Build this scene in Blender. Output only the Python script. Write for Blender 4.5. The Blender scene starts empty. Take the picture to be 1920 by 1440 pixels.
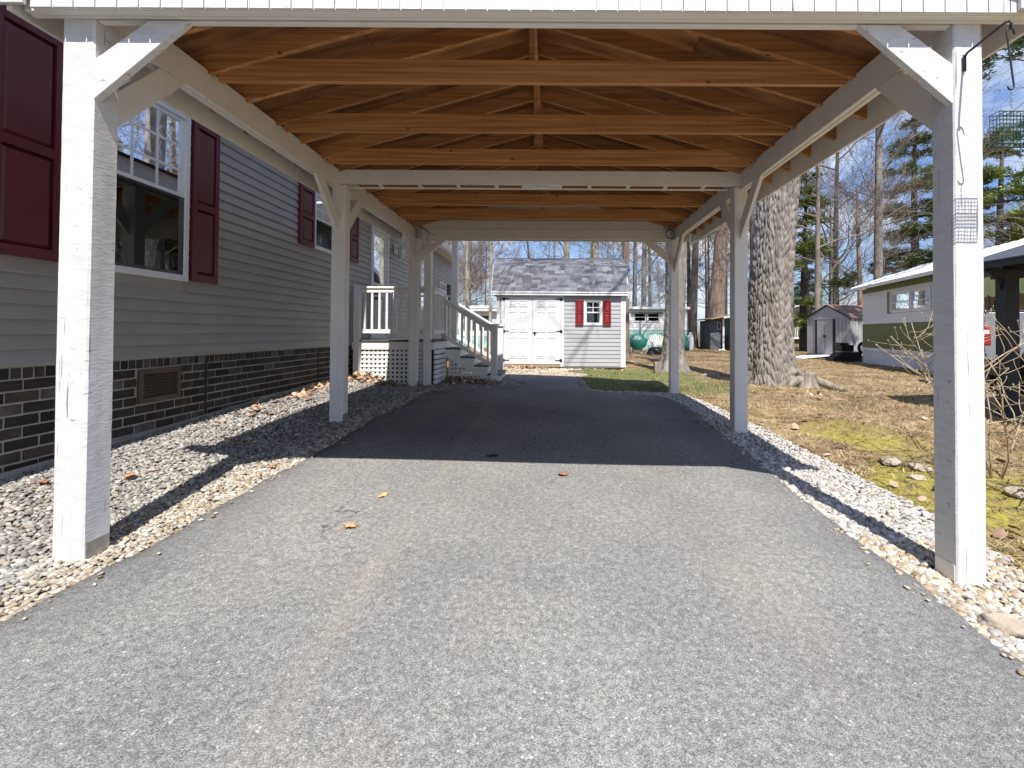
import bpy, math, random
import numpy as np
from mathutils import Vector, Matrix, noise as mnoise
rnd = random.Random(7)
rng = np.random.default_rng(11)
S = bpy.context.scene
COL = S.collection
R = math.radians

# ------------------------------------------------------------------ camera, sky, sun, exposure
cam_d = bpy.data.cameras.new('camera')
cam = bpy.data.objects.new('camera', cam_d)
COL.objects.link(cam)
cam_d.sensor_fit = 'HORIZONTAL'
cam_d.sensor_width = 36.0
cam_d.lens = 36.0 * 920 / 1920
cam_d.shift_x = -77 / 1920
cam_d.shift_y = -113 / 1920
cam_d.clip_start = 0.05
cam_d.clip_end = 2000
PITCH, ROLL, CAMZ = 0.0166, 0.006, 1.19
_f = Vector((0, math.cos(PITCH), math.sin(PITCH)))
_u0 = Vector((0, -math.sin(PITCH), math.cos(PITCH)))
_r0 = Vector((1, 0, 0))
_r = _r0 * math.cos(ROLL) + _u0 * math.sin(ROLL)
_u = _u0 * math.cos(ROLL) - _r0 * math.sin(ROLL)
cam.matrix_world = Matrix(((_r.x, _u.x, -_f.x, 0), (_r.y, _u.y, -_f.y, 0), (_r.z, _u.z, -_f.z, CAMZ), (0, 0, 0, 1)))
S.camera = cam

SUN_D = Vector((-0.13, 1.0, -1.5)).normalized()
SUN_EL = math.asin(-SUN_D.z)
SUN_ROT = math.atan2(-SUN_D.x, -SUN_D.y)
world = bpy.data.worlds.new('World')
S.world = world
world.use_nodes = True
wn, wl = world.node_tree.nodes, world.node_tree.links
bg = wn['Background']
bg.inputs[1].default_value = 0.088
sky = wn.new('ShaderNodeTexSky')
sky.sky_type = 'NISHITA'
sky.sun_disc = False
sky.sun_elevation = SUN_EL
sky.sun_rotation = SUN_ROT
sky.air_density = 1.2
sky.dust_density = 0.15
sky.ozone_density = 3.0
tc = wn.new('ShaderNodeTexCoord')
sep = wn.new('ShaderNodeSeparateXYZ')
wl.new(tc.outputs['Generated'], sep.inputs[0])
addz = wn.new('ShaderNodeMath'); addz.operation = 'ADD'; addz.inputs[1].default_value = 0.30
wl.new(sep.outputs[2], addz.inputs[0])
div = wn.new('ShaderNodeVectorMath'); div.operation = 'DIVIDE'
wl.new(tc.outputs['Generated'], div.inputs[0])
comb = wn.new('ShaderNodeCombineXYZ')
for i in range(3):
    wl.new(addz.outputs[0], comb.inputs[i])
wl.new(comb.outputs[0], div.inputs[1])
mp = wn.new('ShaderNodeMapping')
mp.inputs['Location'].default_value = (0.35, 0.2, 0.0)
mp.inputs['Scale'].default_value = (1.1, 1.1, 0.0)
wl.new(div.outputs[0], mp.inputs[0])
cn = wn.new('ShaderNodeTexNoise')
cn.inputs['Scale'].default_value = 1.35
cn.inputs['Detail'].default_value = 9
cn.inputs['Roughness'].default_value = 0.58
cn.inputs['Distortion'].default_value = 0.25
wl.new(mp.outputs[0], cn.inputs['Vector'])
cr = wn.new('ShaderNodeValToRGB')
cr.color_ramp.elements[0].position = 0.47
cr.color_ramp.elements[0].color = (0, 0, 0, 1)
cr.color_ramp.elements[1].position = 0.66
cr.color_ramp.elements[1].color = (1, 1, 1, 1)
wl.new(cn.outputs[0], cr.inputs[0])
mixc = wn.new('ShaderNodeMixRGB')
mixc.inputs[2].default_value = (7.6, 7.8, 8.2, 1)
wl.new(cr.outputs[0], mixc.inputs[0])
hsv = wn.new('ShaderNodeHueSaturation'); hsv.inputs['Saturation'].default_value = 1.12; hsv.inputs['Hue'].default_value = 0.516; hsv.inputs['Value'].default_value = 1.05
wl.new(sky.outputs[0], hsv.inputs['Color'])
mixb = wn.new('ShaderNodeMixRGB'); mixb.inputs[0].default_value = 0.5; mixb.inputs[2].default_value = (1.75, 3.15, 6.3, 1)
wl.new(hsv.outputs[0], mixb.inputs[1])
wl.new(mixb.outputs[0], mixc.inputs[1])
wl.new(mixc.outputs[0], bg.inputs[0])

sun_d = bpy.data.lights.new('sun', 'SUN')
sun_d.energy = 4.6
sun_d.angle = R(0.5)
sun_d.color = (1.0, 0.965, 0.91)
sun = bpy.data.objects.new('sun', sun_d)
sun.rotation_euler = SUN_D.to_track_quat('-Z', 'Y').to_euler()
sun.location = (3, -20, 30)
COL.objects.link(sun)
S.view_settings.view_transform = 'Standard'
S.view_settings.look = 'None'
S.view_settings.gamma = 1
S.view_settings.use_curve_mapping = False
S.view_settings.exposure = 0.74
S.render.engine = 'CYCLES'
S.cycles.max_bounces = 8
S.cycles.transparent_max_bounces = 12
S.cycles.use_denoising = True

# ------------------------------------------------------------------ materials
MATS = {}
def mat(name, col, rough=0.7, col2=None, scale=6.0, stretch=(1, 1, 1), contrast=(0.35, 0.65), bump=0.0, bscale=80.0,
        bstretch=(1, 1, 1), bdist=0.004, metal=0.0, spec=0.4, rand=0.0, speck=None, detail=5, attr=None, knots=None, streak=None):
    """Principled material whose colour drifts between col and col2 by noise in object space"""
    m = bpy.data.materials.new(name)
    m.use_nodes = True
    n, l = m.node_tree.nodes, m.node_tree.links
    b = n['Principled BSDF']
    b.inputs['Roughness'].default_value = rough
    b.inputs['Metallic'].default_value = metal
    b.inputs['Specular IOR Level'].default_value = spec
    t = n.new('ShaderNodeTexCoord')
    oi = n.new('ShaderNodeObjectInfo')
    off = n.new('ShaderNodeMath'); off.operation = 'MULTIPLY'; off.inputs[1].default_value = 41.0
    l.new(oi.outputs['Random'], off.inputs[0])
    av = n.new('ShaderNodeVectorMath'); av.operation = 'ADD'
    l.new(t.outputs['Object'], av.inputs[0]); l.new(off.outputs[0], av.inputs[1])
    mp = n.new('ShaderNodeMapping'); mp.inputs['Scale'].default_value = stretch
    l.new(av.outputs[0], mp.inputs[0])
    nt = n.new('ShaderNodeTexNoise'); nt.inputs['Scale'].default_value = scale; nt.inputs['Detail'].default_value = detail
    l.new(mp.outputs[0], nt.inputs['Vector'])
    ramp = n.new('ShaderNodeValToRGB')
    e = ramp.color_ramp.elements
    c2 = col2 or tuple(c * 0.8 for c in col)
    e[0].position, e[1].position = contrast
    e[0].color = (*c2, 1); e[1].color = (*col, 1)
    l.new(nt.outputs[0], ramp.inputs[0])
    out = ramp.outputs[0]
    if attr:
        at = n.new('ShaderNodeAttribute'); at.attribute_name = attr
        mx = n.new('ShaderNodeMixRGB'); mx.blend_type = 'MULTIPLY'; mx.inputs[0].default_value = 1
        l.new(out, mx.inputs[1]); l.new(at.outputs['Color'], mx.inputs[2])
        out = mx.outputs[0]
    if speck:
        sc, pos, scol = speck
        st = n.new('ShaderNodeTexNoise'); st.inputs['Scale'].default_value = sc; st.inputs['Detail'].default_value = 2
        l.new(mp.outputs[0], st.inputs['Vector'])
        sr = n.new('ShaderNodeValToRGB')
        sr.color_ramp.elements[0].position, sr.color_ramp.elements[1].position = pos
        l.new(st.outputs[0], sr.inputs[0])
        mx = n.new('ShaderNodeMixRGB'); mx.inputs[2].default_value = (*scol, 1)
        l.new(sr.outputs[0], mx.inputs[0]); l.new(out, mx.inputs[1])
        out = mx.outputs[0]
    if knots:
        kv = n.new('ShaderNodeTexVoronoi'); kv.inputs['Scale'].default_value = knots[0]
        km = n.new('ShaderNodeMapping'); km.inputs['Scale'].default_value = knots[3]
        l.new(av.outputs[0], km.inputs[0]); l.new(km.outputs[0], kv.inputs['Vector'])
        kr = n.new('ShaderNodeValToRGB'); kr.color_ramp.elements[0].position = knots[1]; kr.color_ramp.elements[1].position = knots[1] * 1.8
        kr.color_ramp.elements[0].color = (1, 1, 1, 1); kr.color_ramp.elements[1].color = (0, 0, 0, 1)
        l.new(kv.outputs['Distance'], kr.inputs[0])
        mx = n.new('ShaderNodeMixRGB'); mx.inputs[2].default_value = (*knots[2], 1)
        l.new(kr.outputs[0], mx.inputs[0]); l.new(out, mx.inputs[1]); out = mx.outputs[0]
    if streak:
        sm_ = n.new('ShaderNodeMapping'); sm_.inputs['Scale'].default_value = streak[0]
        l.new(av.outputs[0], sm_.inputs[0])
        sn = n.new('ShaderNodeTexNoise'); sn.inputs['Scale'].default_value = 1; sn.inputs['Detail'].default_value = 3; l.new(sm_.outputs[0], sn.inputs['Vector'])
        sr_ = n.new('ShaderNodeValToRGB'); sr_.color_ramp.elements[0].position, sr_.color_ramp.elements[1].position = streak[1]
        l.new(sn.outputs[0], sr_.inputs[0])
        mx = n.new('ShaderNodeMixRGB'); mx.inputs[2].default_value = (*streak[2], 1)
        l.new(sr_.outputs[0], mx.inputs[0]); l.new(out, mx.inputs[1]); out = mx.outputs[0]
    if rand:
        mr = n.new('ShaderNodeMapRange')
        mr.inputs['To Min'].default_value = 1 - rand; mr.inputs['To Max'].default_value = 1 + rand
        l.new(oi.outputs['Random'], mr.inputs['Value'])
        hs = n.new('ShaderNodeHueSaturation')
        l.new(mr.outputs[0], hs.inputs['Value']); l.new(out, hs.inputs['Color'])
        out = hs.outputs[0]
    l.new(out, b.inputs['Base Color'])
    if bump:
        bm = n.new('ShaderNodeMapping'); bm.inputs['Scale'].default_value = bstretch
        l.new(av.outputs[0], bm.inputs[0])
        bn = n.new('ShaderNodeTexNoise'); bn.inputs['Scale'].default_value = bscale; bn.inputs['Detail'].default_value = 6
        l.new(bm.outputs[0], bn.inputs['Vector'])
        bu = n.new('ShaderNodeBump'); bu.inputs['Strength'].default_value = bump; bu.inputs['Distance'].default_value = bdist
        l.new(bn.outputs[0], bu.inputs['Height']); l.new(bu.outputs[0], b.inputs['Normal'])
    MATS[name] = m
    return m

def glass_mat(name, tint=(0.6, 0.65, 0.65), ior=1.7):
    m = bpy.data.materials.new(name); m.use_nodes = True
    n, l = m.node_tree.nodes, m.node_tree.links
    n.remove(n['Principled BSDF'])
    tr = n.new('ShaderNodeBsdfTransparent'); tr.inputs[0].default_value = (*tint, 1)
    gl = n.new('ShaderNodeBsdfGlossy'); gl.inputs['Roughness'].default_value = 0.015; gl.inputs[0].default_value = (0.95, 0.97, 1, 1)
    fr = n.new('ShaderNodeFresnel'); fr.inputs[0].default_value = ior
    mx = n.new('ShaderNodeMixShader')
    l.new(fr.outputs[0], mx.inputs[0]); l.new(tr.outputs[0], mx.inputs[1]); l.new(gl.outputs[0], mx.inputs[2])
    l.new(mx.outputs[0], n['Material Output'].inputs[0])
    return m

M_post = mat('rough_white_paint', (0.63, 0.63, 0.62), 0.55, (0.55, 0.55, 0.54), 7, (1.5, 1.5, 5), contrast=(.28, .55), bump=0.38, bscale=26, bstretch=(1, 1, 4), bdist=0.004, detail=8,
             speck=(11, (0.70, 0.735), (0.33, 0.325, 0.31)), streak=((70, 70, 2.2), (0.685, 0.70), (0.24, 0.235, 0.225)))
M_white = mat('white_painted_wood', (0.80, 0.785, 0.75), 0.5, (0.74, 0.725, 0.69), 4, (1, 1, 1), bump=0.12, bscale=25, bstretch=(6, 6, 2))
M_vinyl = mat('white_vinyl', (0.70, 0.705, 0.71), 0.35, (0.66, 0.665, 0.67), 3, spec=0.5)
M_wood = mat('stained_lumber', (0.57, 0.30, 0.125), 0.6, (0.345, 0.160, 0.060), 4, (0.30, 11, 11), (0.36, 0.64), bump=0.2, bscale=16, bstretch=(1, 14, 14), rand=0.26, detail=8,
             knots=(5.0, 0.045, (0.20, 0.085, 0.03), (.75, 1, 1)))
M_sheath = mat('plywood_sheathing', (0.37, 0.18, 0.072), 0.72, (0.15, 0.067, 0.028), 2.4, (0.7, 3.8, 1), (0.36, 0.62), rand=0.22, detail=7,
               knots=(3.0, 0.06, (0.12, 0.05, 0.02), (1, 1.6, 1)))
M_siding = mat('taupe_vinyl_siding', (0.335, 0.308, 0.288), 0.36, (0.295, 0.272, 0.256), 2.2, bump=0.05, bscale=30, bstretch=(30, 1, 30), spec=0.5)
M_shed_siding = mat('light_grey_siding', (0.40, 0.40, 0.415), 0.5, (0.37, 0.37, 0.385), 2)
M_red = mat('burgundy_shutter', (0.105, 0.018, 0.022), 0.42, (0.088, 0.015, 0.019), 3, spec=0.45)
M_red2 = mat('red_shutter', (0.23, 0.022, 0.028), 0.45, (0.20, 0.02, 0.025), 3)
M_brick = mat('dark_brick', (0.050, 0.034, 0.028), 0.75, (0.026, 0.019, 0.017), 9, rand=0.65, bump=0.3, bscale=70)
M_brick2 = mat('greyish_brick', (0.135, 0.112, 0.102), 0.8, (0.075, 0.062, 0.058), 12, rand=0.35, bump=0.3, bscale=70)
M_mortar = mat('mortar', (0.40, 0.385, 0.365), 0.9, (0.29, 0.28, 0.26), 8, bump=0.2)
M_trim = mat('beige_trim', (0.40, 0.375, 0.335), 0.5, (0.34, 0.31, 0.27), 5)
M_tanwood = mat('weathered_board', (0.36, 0.27, 0.18), 0.8, (0.25, 0.19, 0.13), 6, (8, 1, 8), bump=0.2)
M_vent = mat('brown_vent', (0.11, 0.075, 0.055), 0.5)
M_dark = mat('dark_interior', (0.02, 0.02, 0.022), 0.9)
M_black = mat('black_metal', (0.012, 0.012, 0.013), 0.4, spec=0.5)
M_glass = glass_mat('window_glass', (0.5, 0.56, 0.57), 1.75)
M_steel = mat('galvanised_steel', (0.42, 0.42, 0.41), 0.45, (0.3, 0.3, 0.29), 20, metal=0.7)
M_deckgrey = mat('grey_deck_board', (0.10, 0.10, 0.105), 0.6, (0.075, 0.075, 0.08), 8, (8, 1, 8))
M_shingle = mat('asphalt_shingle', (0.155, 0.158, 0.178), 0.9, (0.11, 0.112, 0.126), 60, rand=0.48, bump=0.4, bscale=300)
M_roofdark = mat('dark_roof', (0.09, 0.09, 0.1), 0.9)
M_teal = mat('mint_panel', (0.38, 0.63, 0.56), 0.55, (0.33, 0.57, 0.51), 1.2)
M_homewhite = mat('white_home_siding', (0.82, 0.82, 0.81), 0.45, (0.78, 0.78, 0.77), 2)
M_olive = mat('olive_panel', (0.165, 0.185, 0.075), 0.6, (0.14, 0.16, 0.064), 2)
M_lime = mat('lime_awning', (0.58, 0.64, 0.27), 0.6)
M_metalshed = mat('grey_metal_sheet', (0.38, 0.375, 0.38), 0.5, (0.32, 0.315, 0.32), 3)
M_brownroof = mat('brown_roof_panel', (0.22, 0.135, 0.105), 0.6, (0.17, 0.105, 0.085), 4)
M_cream = mat('cream_siding', (0.70, 0.66, 0.50), 0.6)
M_greyshed = mat('grey_board_wall', (0.13, 0.145, 0.155), 0.8, (0.09, 0.10, 0.11), 4, (6, 6, 1))
M_whiteroof = mat('white_metal_roof', (0.74, 0.74, 0.73), 0.45, (0.66, 0.66, 0.65), 2)
M_tanwall = mat('tan_siding', (0.46, 0.40, 0.29), 0.6)
M_gazebo = mat('charcoal_gazebo', (0.025, 0.028, 0.032), 0.5, (0.02, 0.022, 0.026), 6)
M_gazroof = mat('charcoal_roof_panel', (0.085, 0.09, 0.10), 0.5)
M_cover = mat('green_vinyl_cover', (0.015, 0.135, 0.10), 0.4, (0.01, 0.095, 0.075), 4)
M_bag = mat('black_plastic', (0.012, 0.012, 0.013), 0.35)
M_truck = mat('silver_truck_paint', (0.30, 0.315, 0.35), 0.32, (0.28, 0.295, 0.33), 2, spec=0.6, metal=0.35)
M_tire = mat('tyre_rubber', (0.016, 0.016, 0.017), 0.8)
M_redlens = mat('red_lens', (0.36, 0.012, 0.018), 0.2, spec=0.6)
M_decal = mat('maroon_decal', (0.16, 0.02, 0.03), 0.5)
M_orange = mat('orange_clay', (0.55, 0.14, 0.05), 0.7)
M_blue = mat('blue_tarp', (0.03, 0.12, 0.45), 0.5)
M_chair = mat('cream_plastic', (0.72, 0.69, 0.60), 0.5)
M_leaf = mat('dry_leaf', (0.46, 0.23, 0.115), 0.75, (0.33, 0.14, 0.055), 30, rand=0.25)
M_leaftan = mat('tan_leaf', (0.60, 0.38, 0.19), 0.75, (0.48, 0.28, 0.13), 30, rand=0.15)
M_litter = mat('leaf_litter', (0.78, 0.74, 0.70), 0.85, (0.55, 0.50, 0.46), 14, attr='tint')
M_rock = mat('tan_rock', (0.45, 0.385, 0.31), 0.85, (0.32, 0.265, 0.21), 9, bump=0.6, bscale=30, bdist=0.02)
M_bark = mat('grey_bark', (0.285, 0.255, 0.228), 0.95, (0.15, 0.13, 0.113), 9, (1, 1, 0.3), bump=0.9, bscale=24, bstretch=(1, 1, 0.22), bdist=0.02)
M_barkred = mat('brown_bark', (0.285, 0.215, 0.175), 0.95, (0.15, 0.11, 0.09), 7, (1, 1, 0.25), bump=0.9, bscale=20, bstretch=(1, 1, 0.3), bdist=0.03)
M_barkdark = mat('dark_bark', (0.115, 0.10, 0.09), 0.95, (0.06, 0.052, 0.046), 5, (1, 1, 0.25), bump=0.8, bscale=16, bstretch=(1, 1, 0.3), bdist=0.03)
M_barkpale = mat('pale_lichen_bark', (0.36, 0.345, 0.26), 0.95, (0.20, 0.175, 0.14), 5, (1, 1, 0.5), bump=0.8, bscale=16, bstretch=(1, 1, 0.4), bdist=0.03)
M_twig = mat('twig_bark', (0.235, 0.20, 0.178), 0.9, (0.15, 0.125, 0.11), 2)
M_shrub = mat('shrub_twig', (0.44, 0.36, 0.255), 0.8, (0.30, 0.235, 0.165), 12)
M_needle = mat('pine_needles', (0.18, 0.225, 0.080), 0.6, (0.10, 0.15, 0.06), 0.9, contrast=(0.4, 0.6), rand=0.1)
M_needle2 = mat('light_olive_needles', (0.27, 0.315, 0.085), 0.6, (0.15, 0.20, 0.055), 0.9, contrast=(0.4, 0.6))  # lighter olive needle colour
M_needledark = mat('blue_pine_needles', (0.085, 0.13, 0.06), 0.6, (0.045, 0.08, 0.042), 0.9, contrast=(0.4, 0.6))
M_stump = mat('weathered_stump', (0.33, 0.285, 0.245), 0.95, (0.15, 0.125, 0.105), 14, (1, 1, 0.3), bump=0.8, bscale=22, bstretch=(1, 1, 0.2), bdist=0.02)
M_pebble = mat('pebbles', (1.0, 0.98, 0.95), 0.8, (0.72, 0.70, 0.68), 55, attr='tint')
M_blade = mat('grass_blades', (1, 1, 1), 0.8, (0.8, 0.8, 0.8), 3, attr='tint')
M_soil = mat('gravel_base', (0.16, 0.145, 0.125), 0.95, (0.09, 0.08, 0.07), 40, bump=0.5, bscale=90)
M_screen = mat('insect_screen', (0.05, 0.055, 0.06), 0.7)
M_glassfar = glass_mat('far_window_glass', (0.35, 0.4, 0.4), 1.10)
M_mesh = glass_mat('insect_mesh', (0.62, 0.63, 0.63), 1.05)
M_curtain = mat('white_curtain', (0.6, 0.6, 0.58), 0.8)
M_dkgreen = mat('dark_green_wire', (0.03, 0.085, 0.065), 0.45)
M_lampglass = mat('frosted_lantern_glass', (0.7, 0.7, 0.68), 0.2)
M_rust = mat('rusty_wire', (0.06, 0.045, 0.038), 0.7)

def asphalt():
    m = bpy.data.materials.new('asphalt'); m.use_nodes = True
    n, l = m.node_tree.nodes, m.node_tree.links
    b = n['Principled BSDF']; b.inputs['Roughness'].default_value = 0.92; b.inputs['Specular IOR Level'].default_value = 0.06
    t = n.new('ShaderNodeTexCoord')
    def noise(scale, det=3, stretch=None):
        x = n.new('ShaderNodeTexNoise'); x.inputs['Scale'].default_value = scale; x.inputs['Detail'].default_value = det
        if stretch:
            q = n.new('ShaderNodeMapping'); q.inputs['Scale'].default_value = stretch
            l.new(t.outputs['Object'], q.inputs[0]); l.new(q.outputs[0], x.inputs['Vector'])
        else:
            l.new(t.outputs['Object'], x.inputs['Vector'])
        return x
    def ramp(src, a, bb):
        r = n.new('ShaderNodeValToRGB'); r.color_ramp.elements[0].position = a[0]; r.color_ramp.elements[1].position = bb[0]
        r.color_ramp.elements[0].color = (*a[1], 1); r.color_ramp.elements[1].color = (*bb[1], 1)
        l.new(src, r.inputs[0]); return r
    def mix(f, a, bb, mode='MIX'):
        x = n.new('ShaderNodeMixRGB'); x.blend_type = mode
        if isinstance(f, float): x.inputs[0].default_value = f
        else: l.new(f, x.inputs[0])
        for i, v in ((1, a), (2, bb)):
            if isinstance(v, tuple): x.inputs[i].default_value = (*v, 1)
            else: l.new(v, x.inputs[i])
        return x.outputs[0]
    vo = n.new('ShaderNodeTexVoronoi'); vo.inputs['Scale'].default_value = 205; l.new(t.outputs['Object'], vo.inputs['Vector'])
    cells = ramp(vo.outputs['Color'], (0.12, (0.195, 0.194, 0.192)), (0.95, (0.375, 0.370, 0.36)))
    gaps = ramp(vo.outputs['Distance'], (0.25, (1, 1, 1)), (0.80, (0.55, 0.55, 0.55)))
    c = mix(1.0, cells.outputs[0], gaps.outputs[0], 'MULTIPLY')
    v2 = n.new('ShaderNodeTexVoronoi'); v2.inputs['Scale'].default_value = 75; l.new(t.outputs['Object'], v2.inputs['Vector'])
    big_st = n.new('ShaderNodeSeparateColor'); l.new(v2.outputs['Color'], big_st.inputs[0])
    sel = ramp(big_st.outputs[0], (0.80, (0, 0, 0)), (0.86, (1, 1, 1))); near_ = ramp(v2.outputs['Distance'], (0.30, (1, 1, 1)), (0.42, (0, 0, 0)))
    sm = n.new('ShaderNodeMath'); sm.operation = 'MULTIPLY'; l.new(sel.outputs[0], sm.inputs[0]); l.new(near_.outputs[0], sm.inputs[1])
    c = mix(sm.outputs[0], c, mix(big_st.outputs[1], (0.15, 0.147, 0.142), (0.45, 0.435, 0.40)))
    fine = ramp(noise(38, 4).outputs[0], (0.35, (0.80, 0.80, 0.80)), (0.65, (1.2, 1.2, 1.2)))
    c = mix(1.0, c, fine.outputs[0], 'MULTIPLY')
    big = ramp(noise(0.9, 5).outputs[0], (0.3, (0.82, 0.82, 0.83)), (0.7, (1.17, 1.15, 1.10)))
    c = mix(1.0, c, big.outputs[0], 'MULTIPLY')
    # tan dusty wheel tracks running with the drive
    sx = n.new('ShaderNodeSeparateXYZ'); l.new(t.outputs['Object'], sx.inputs[0])
    def track(x0, w):
        a = n.new('ShaderNodeMath'); a.operation = 'SUBTRACT'; l.new(sx.outputs[0], a.inputs[0]); a.inputs[1].default_value = x0
        a2 = n.new('ShaderNodeMath'); a2.operation = 'ABSOLUTE'; l.new(a.outputs[0], a2.inputs[0])
        mr = n.new('ShaderNodeMapRange'); mr.inputs['From Min'].default_value = 0; mr.inputs['From Max'].default_value = w
        mr.inputs['To Min'].default_value = 1; mr.inputs['To Max'].default_value = 0
        l.new(a2.outputs[0], mr.inputs['Value']); return mr.outputs[0]
    def mul(a, bb):
        x = n.new('ShaderNodeMath'); x.operation = 'MULTIPLY'; x.use_clamp = True
        l.new(a, x.inputs[0])
        if isinstance(bb, float): x.inputs[1].default_value = bb
        else: l.new(bb, x.inputs[1])
        return x.outputs[0]
    patch = ramp(noise(1.3, 6, (1.6, 0.5, 1)).outputs[0], (0.38, (0, 0, 0)), (0.68, (1, 1, 1)))
    for x0, w, amt in ((-0.86, 0.10, 0.30), (-0.55, 0.5, 0.10), (0.95, 0.45, 0.16)):
        c = mix(mul(mul(track(x0, w), patch.outputs[0]), amt), c, (0.40, 0.335, 0.25))
    st = ramp(noise(2.3, 3).outputs[0], (0.70, (0, 0, 0)), (0.76, (1, 1, 1)))
    c = mix(mul(st.outputs[0], 0.30), c, (0.10, 0.10, 0.102))
    # the strips along both edges were never driven on and stay darker
    ed = n.new('ShaderNodeMath'); ed.operation = 'ADD'; l.new(sx.outputs[0], ed.inputs[0]); ed.inputs[1].default_value = 0.17
    ea = n.new('ShaderNodeMath'); ea.operation = 'ABSOLUTE'; l.new(ed.outputs[0], ea.inputs[0])
    wob = n.new('ShaderNodeMath'); wob.operation = 'MULTIPLY_ADD'; l.new(noise(1.7, 4).outputs[0], wob.inputs[0]); wob.inputs[1].default_value = 0.6; l.new(ea.outputs[0], wob.inputs[2])
    er = n.new('ShaderNodeMapRange'); er.inputs['From Min'].default_value = 1.7; er.inputs['From Max'].default_value = 2.35; er.interpolation_type = 'SMOOTHSTEP'
    l.new(wob.outputs[0], er.inputs['Value'])
    c = mix(mul(er.outputs[0], 0.42), c, (0.095, 0.096, 0.104))
    wv = n.new('ShaderNodeVectorMath'); wv.operation = 'MULTIPLY_ADD'; wn_ = noise(3.0, 4)
    l.new(wn_.outputs['Color'], wv.inputs[0]); wv.inputs[1].default_value = (.5, .5, 0); l.new(t.outputs['Object'], wv.inputs[2])
    ck = n.new('ShaderNodeTexVoronoi'); ck.feature = 'DISTANCE_TO_EDGE'; ck.inputs['Scale'].default_value = 0.55; l.new(wv.outputs[0], ck.inputs['Vector'])
    cm = n.new('ShaderNodeMapRange'); cm.inputs['From Min'].default_value = .0008; cm.inputs['From Max'].default_value = .0032; cm.inputs['To Min'].default_value = 1; cm.inputs['To Max'].default_value = 0
    l.new(ck.outputs['Distance'], cm.inputs['Value'])
    cp = ramp(noise(0.8, 2).outputs[0], (0.52, (0, 0, 0)), (0.62, (1, 1, 1)))
    c = mix(mul(mul(cm.outputs[0], cp.outputs[0]), 0.7), c, (0.05, 0.05, 0.052))
    l.new(c, b.inputs['Base Color'])
    bu = n.new('ShaderNodeBump'); bu.inputs['Strength'].default_value = 0.55; bu.inputs['Distance'].default_value = 0.004; bu.invert = True
    l.new(vo.outputs['Distance'], bu.inputs['Height']); l.new(bu.outputs[0], b.inputs['Normal'])
    return m
M_asphalt = asphalt()

def lawn_mat():
    m = bpy.data.materials.new('winter_lawn'); m.use_nodes = True
    n, l = m.node_tree.nodes, m.node_tree.links
    b = n['Principled BSDF']; b.inputs['Roughness'].default_value = 0.95; b.inputs['Specular IOR Level'].default_value = 0.1
    t = n.new('ShaderNodeTexCoord')
    def noise(s, d=4):
        x = n.new('ShaderNodeTexNoise'); x.inputs['Scale'].default_value = s; x.inputs['Detail'].default_value = d
        l.new(t.outputs['Object'], x.inputs['Vector']); return x.outputs[0]
    def ramp(src, p0, c0, p1, c1):
        r = n.new('ShaderNodeValToRGB'); e = r.color_ramp.elements
        e[0].position = p0; e[0].color = (*c0, 1); e[1].position = p1; e[1].color = (*c1, 1)
        l.new(src, r.inputs[0]); return r.outputs[0]
    c = ramp(noise(7, 8), 0.32, (0.13, 0.088, 0.05), 0.68, (0.42, 0.315, 0.175))
    pt = ramp(noise(0.9, 6), 0.34, (0.62, 0.58, 0.54), 0.62, (1.08, 1.06, 1.04))  # broad patches put shadow and dark thatch into the lawn colour
    x = n.new('ShaderNodeMixRGB'); x.blend_type = 'MULTIPLY'; x.inputs[0].default_value = 1
    l.new(c, x.inputs[1]); l.new(pt, x.inputs[2]); c = x.outputs[0]
    fine = ramp(noise(70, 3), 0.35, (0.6, 0.6, 0.6), 0.65, (1.3, 1.3, 1.3))
    x = n.new('ShaderNodeMixRGB'); x.blend_type = 'MULTIPLY'; x.inputs[0].default_value = 1
    l.new(c, x.inputs[1]); l.new(fine, x.inputs[2]); c = x.outputs[0]
    at = n.new('ShaderNodeAttribute'); at.attribute_name = 'moss'
    mixm = n.new('ShaderNodeMath'); mixm.operation = 'MULTIPLY'; mixm.use_clamp = True
    l.new(at.outputs['Fac'], mixm.inputs[0]); l.new(ramp(noise(9, 6), 0.36, (0.1, 0.1, 0.1), 0.55, (1, 1, 1)), mixm.inputs[1])
    x = n.new('ShaderNodeMixRGB'); l.new(mixm.outputs[0], x.inputs[0]); l.new(c, x.inputs[1])
    l.new(ramp(noise(22, 3), 0.3, (0.18, 0.16, 0.04), 0.7, (0.35, 0.31, 0.065)), x.inputs[2]); c = x.outputs[0]
    at2 = n.new('ShaderNodeAttribute'); at2.attribute_name = 'green'
    mixg = n.new('ShaderNodeMath'); mixg.operation = 'MULTIPLY'; mixg.use_clamp = True
    l.new(at2.outputs['Fac'], mixg.inputs[0]); l.new(ramp(noise(5, 6), 0.3, (0.3, 0.3, 0.3), 0.6, (1, 1, 1)), mixg.inputs[1])
    x = n.new('ShaderNodeMixRGB'); l.new(mixg.outputs[0], x.inputs[0]); l.new(c, x.inputs[1])
    x.inputs[2].default_value = (0.12, 0.15, 0.05, 1); c = x.outputs[0]
    l.new(c, b.inputs['Base Color'])
    bu = n.new('ShaderNodeBump'); bu.inputs['Strength'].default_value = 0.9; bu.inputs['Distance'].default_value = 0.025
    l.new(noise(26, 6), bu.inputs['Height']); l.new(bu.outputs[0], b.inputs['Normal'])
    return m
M_lawn = lawn_mat()

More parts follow.
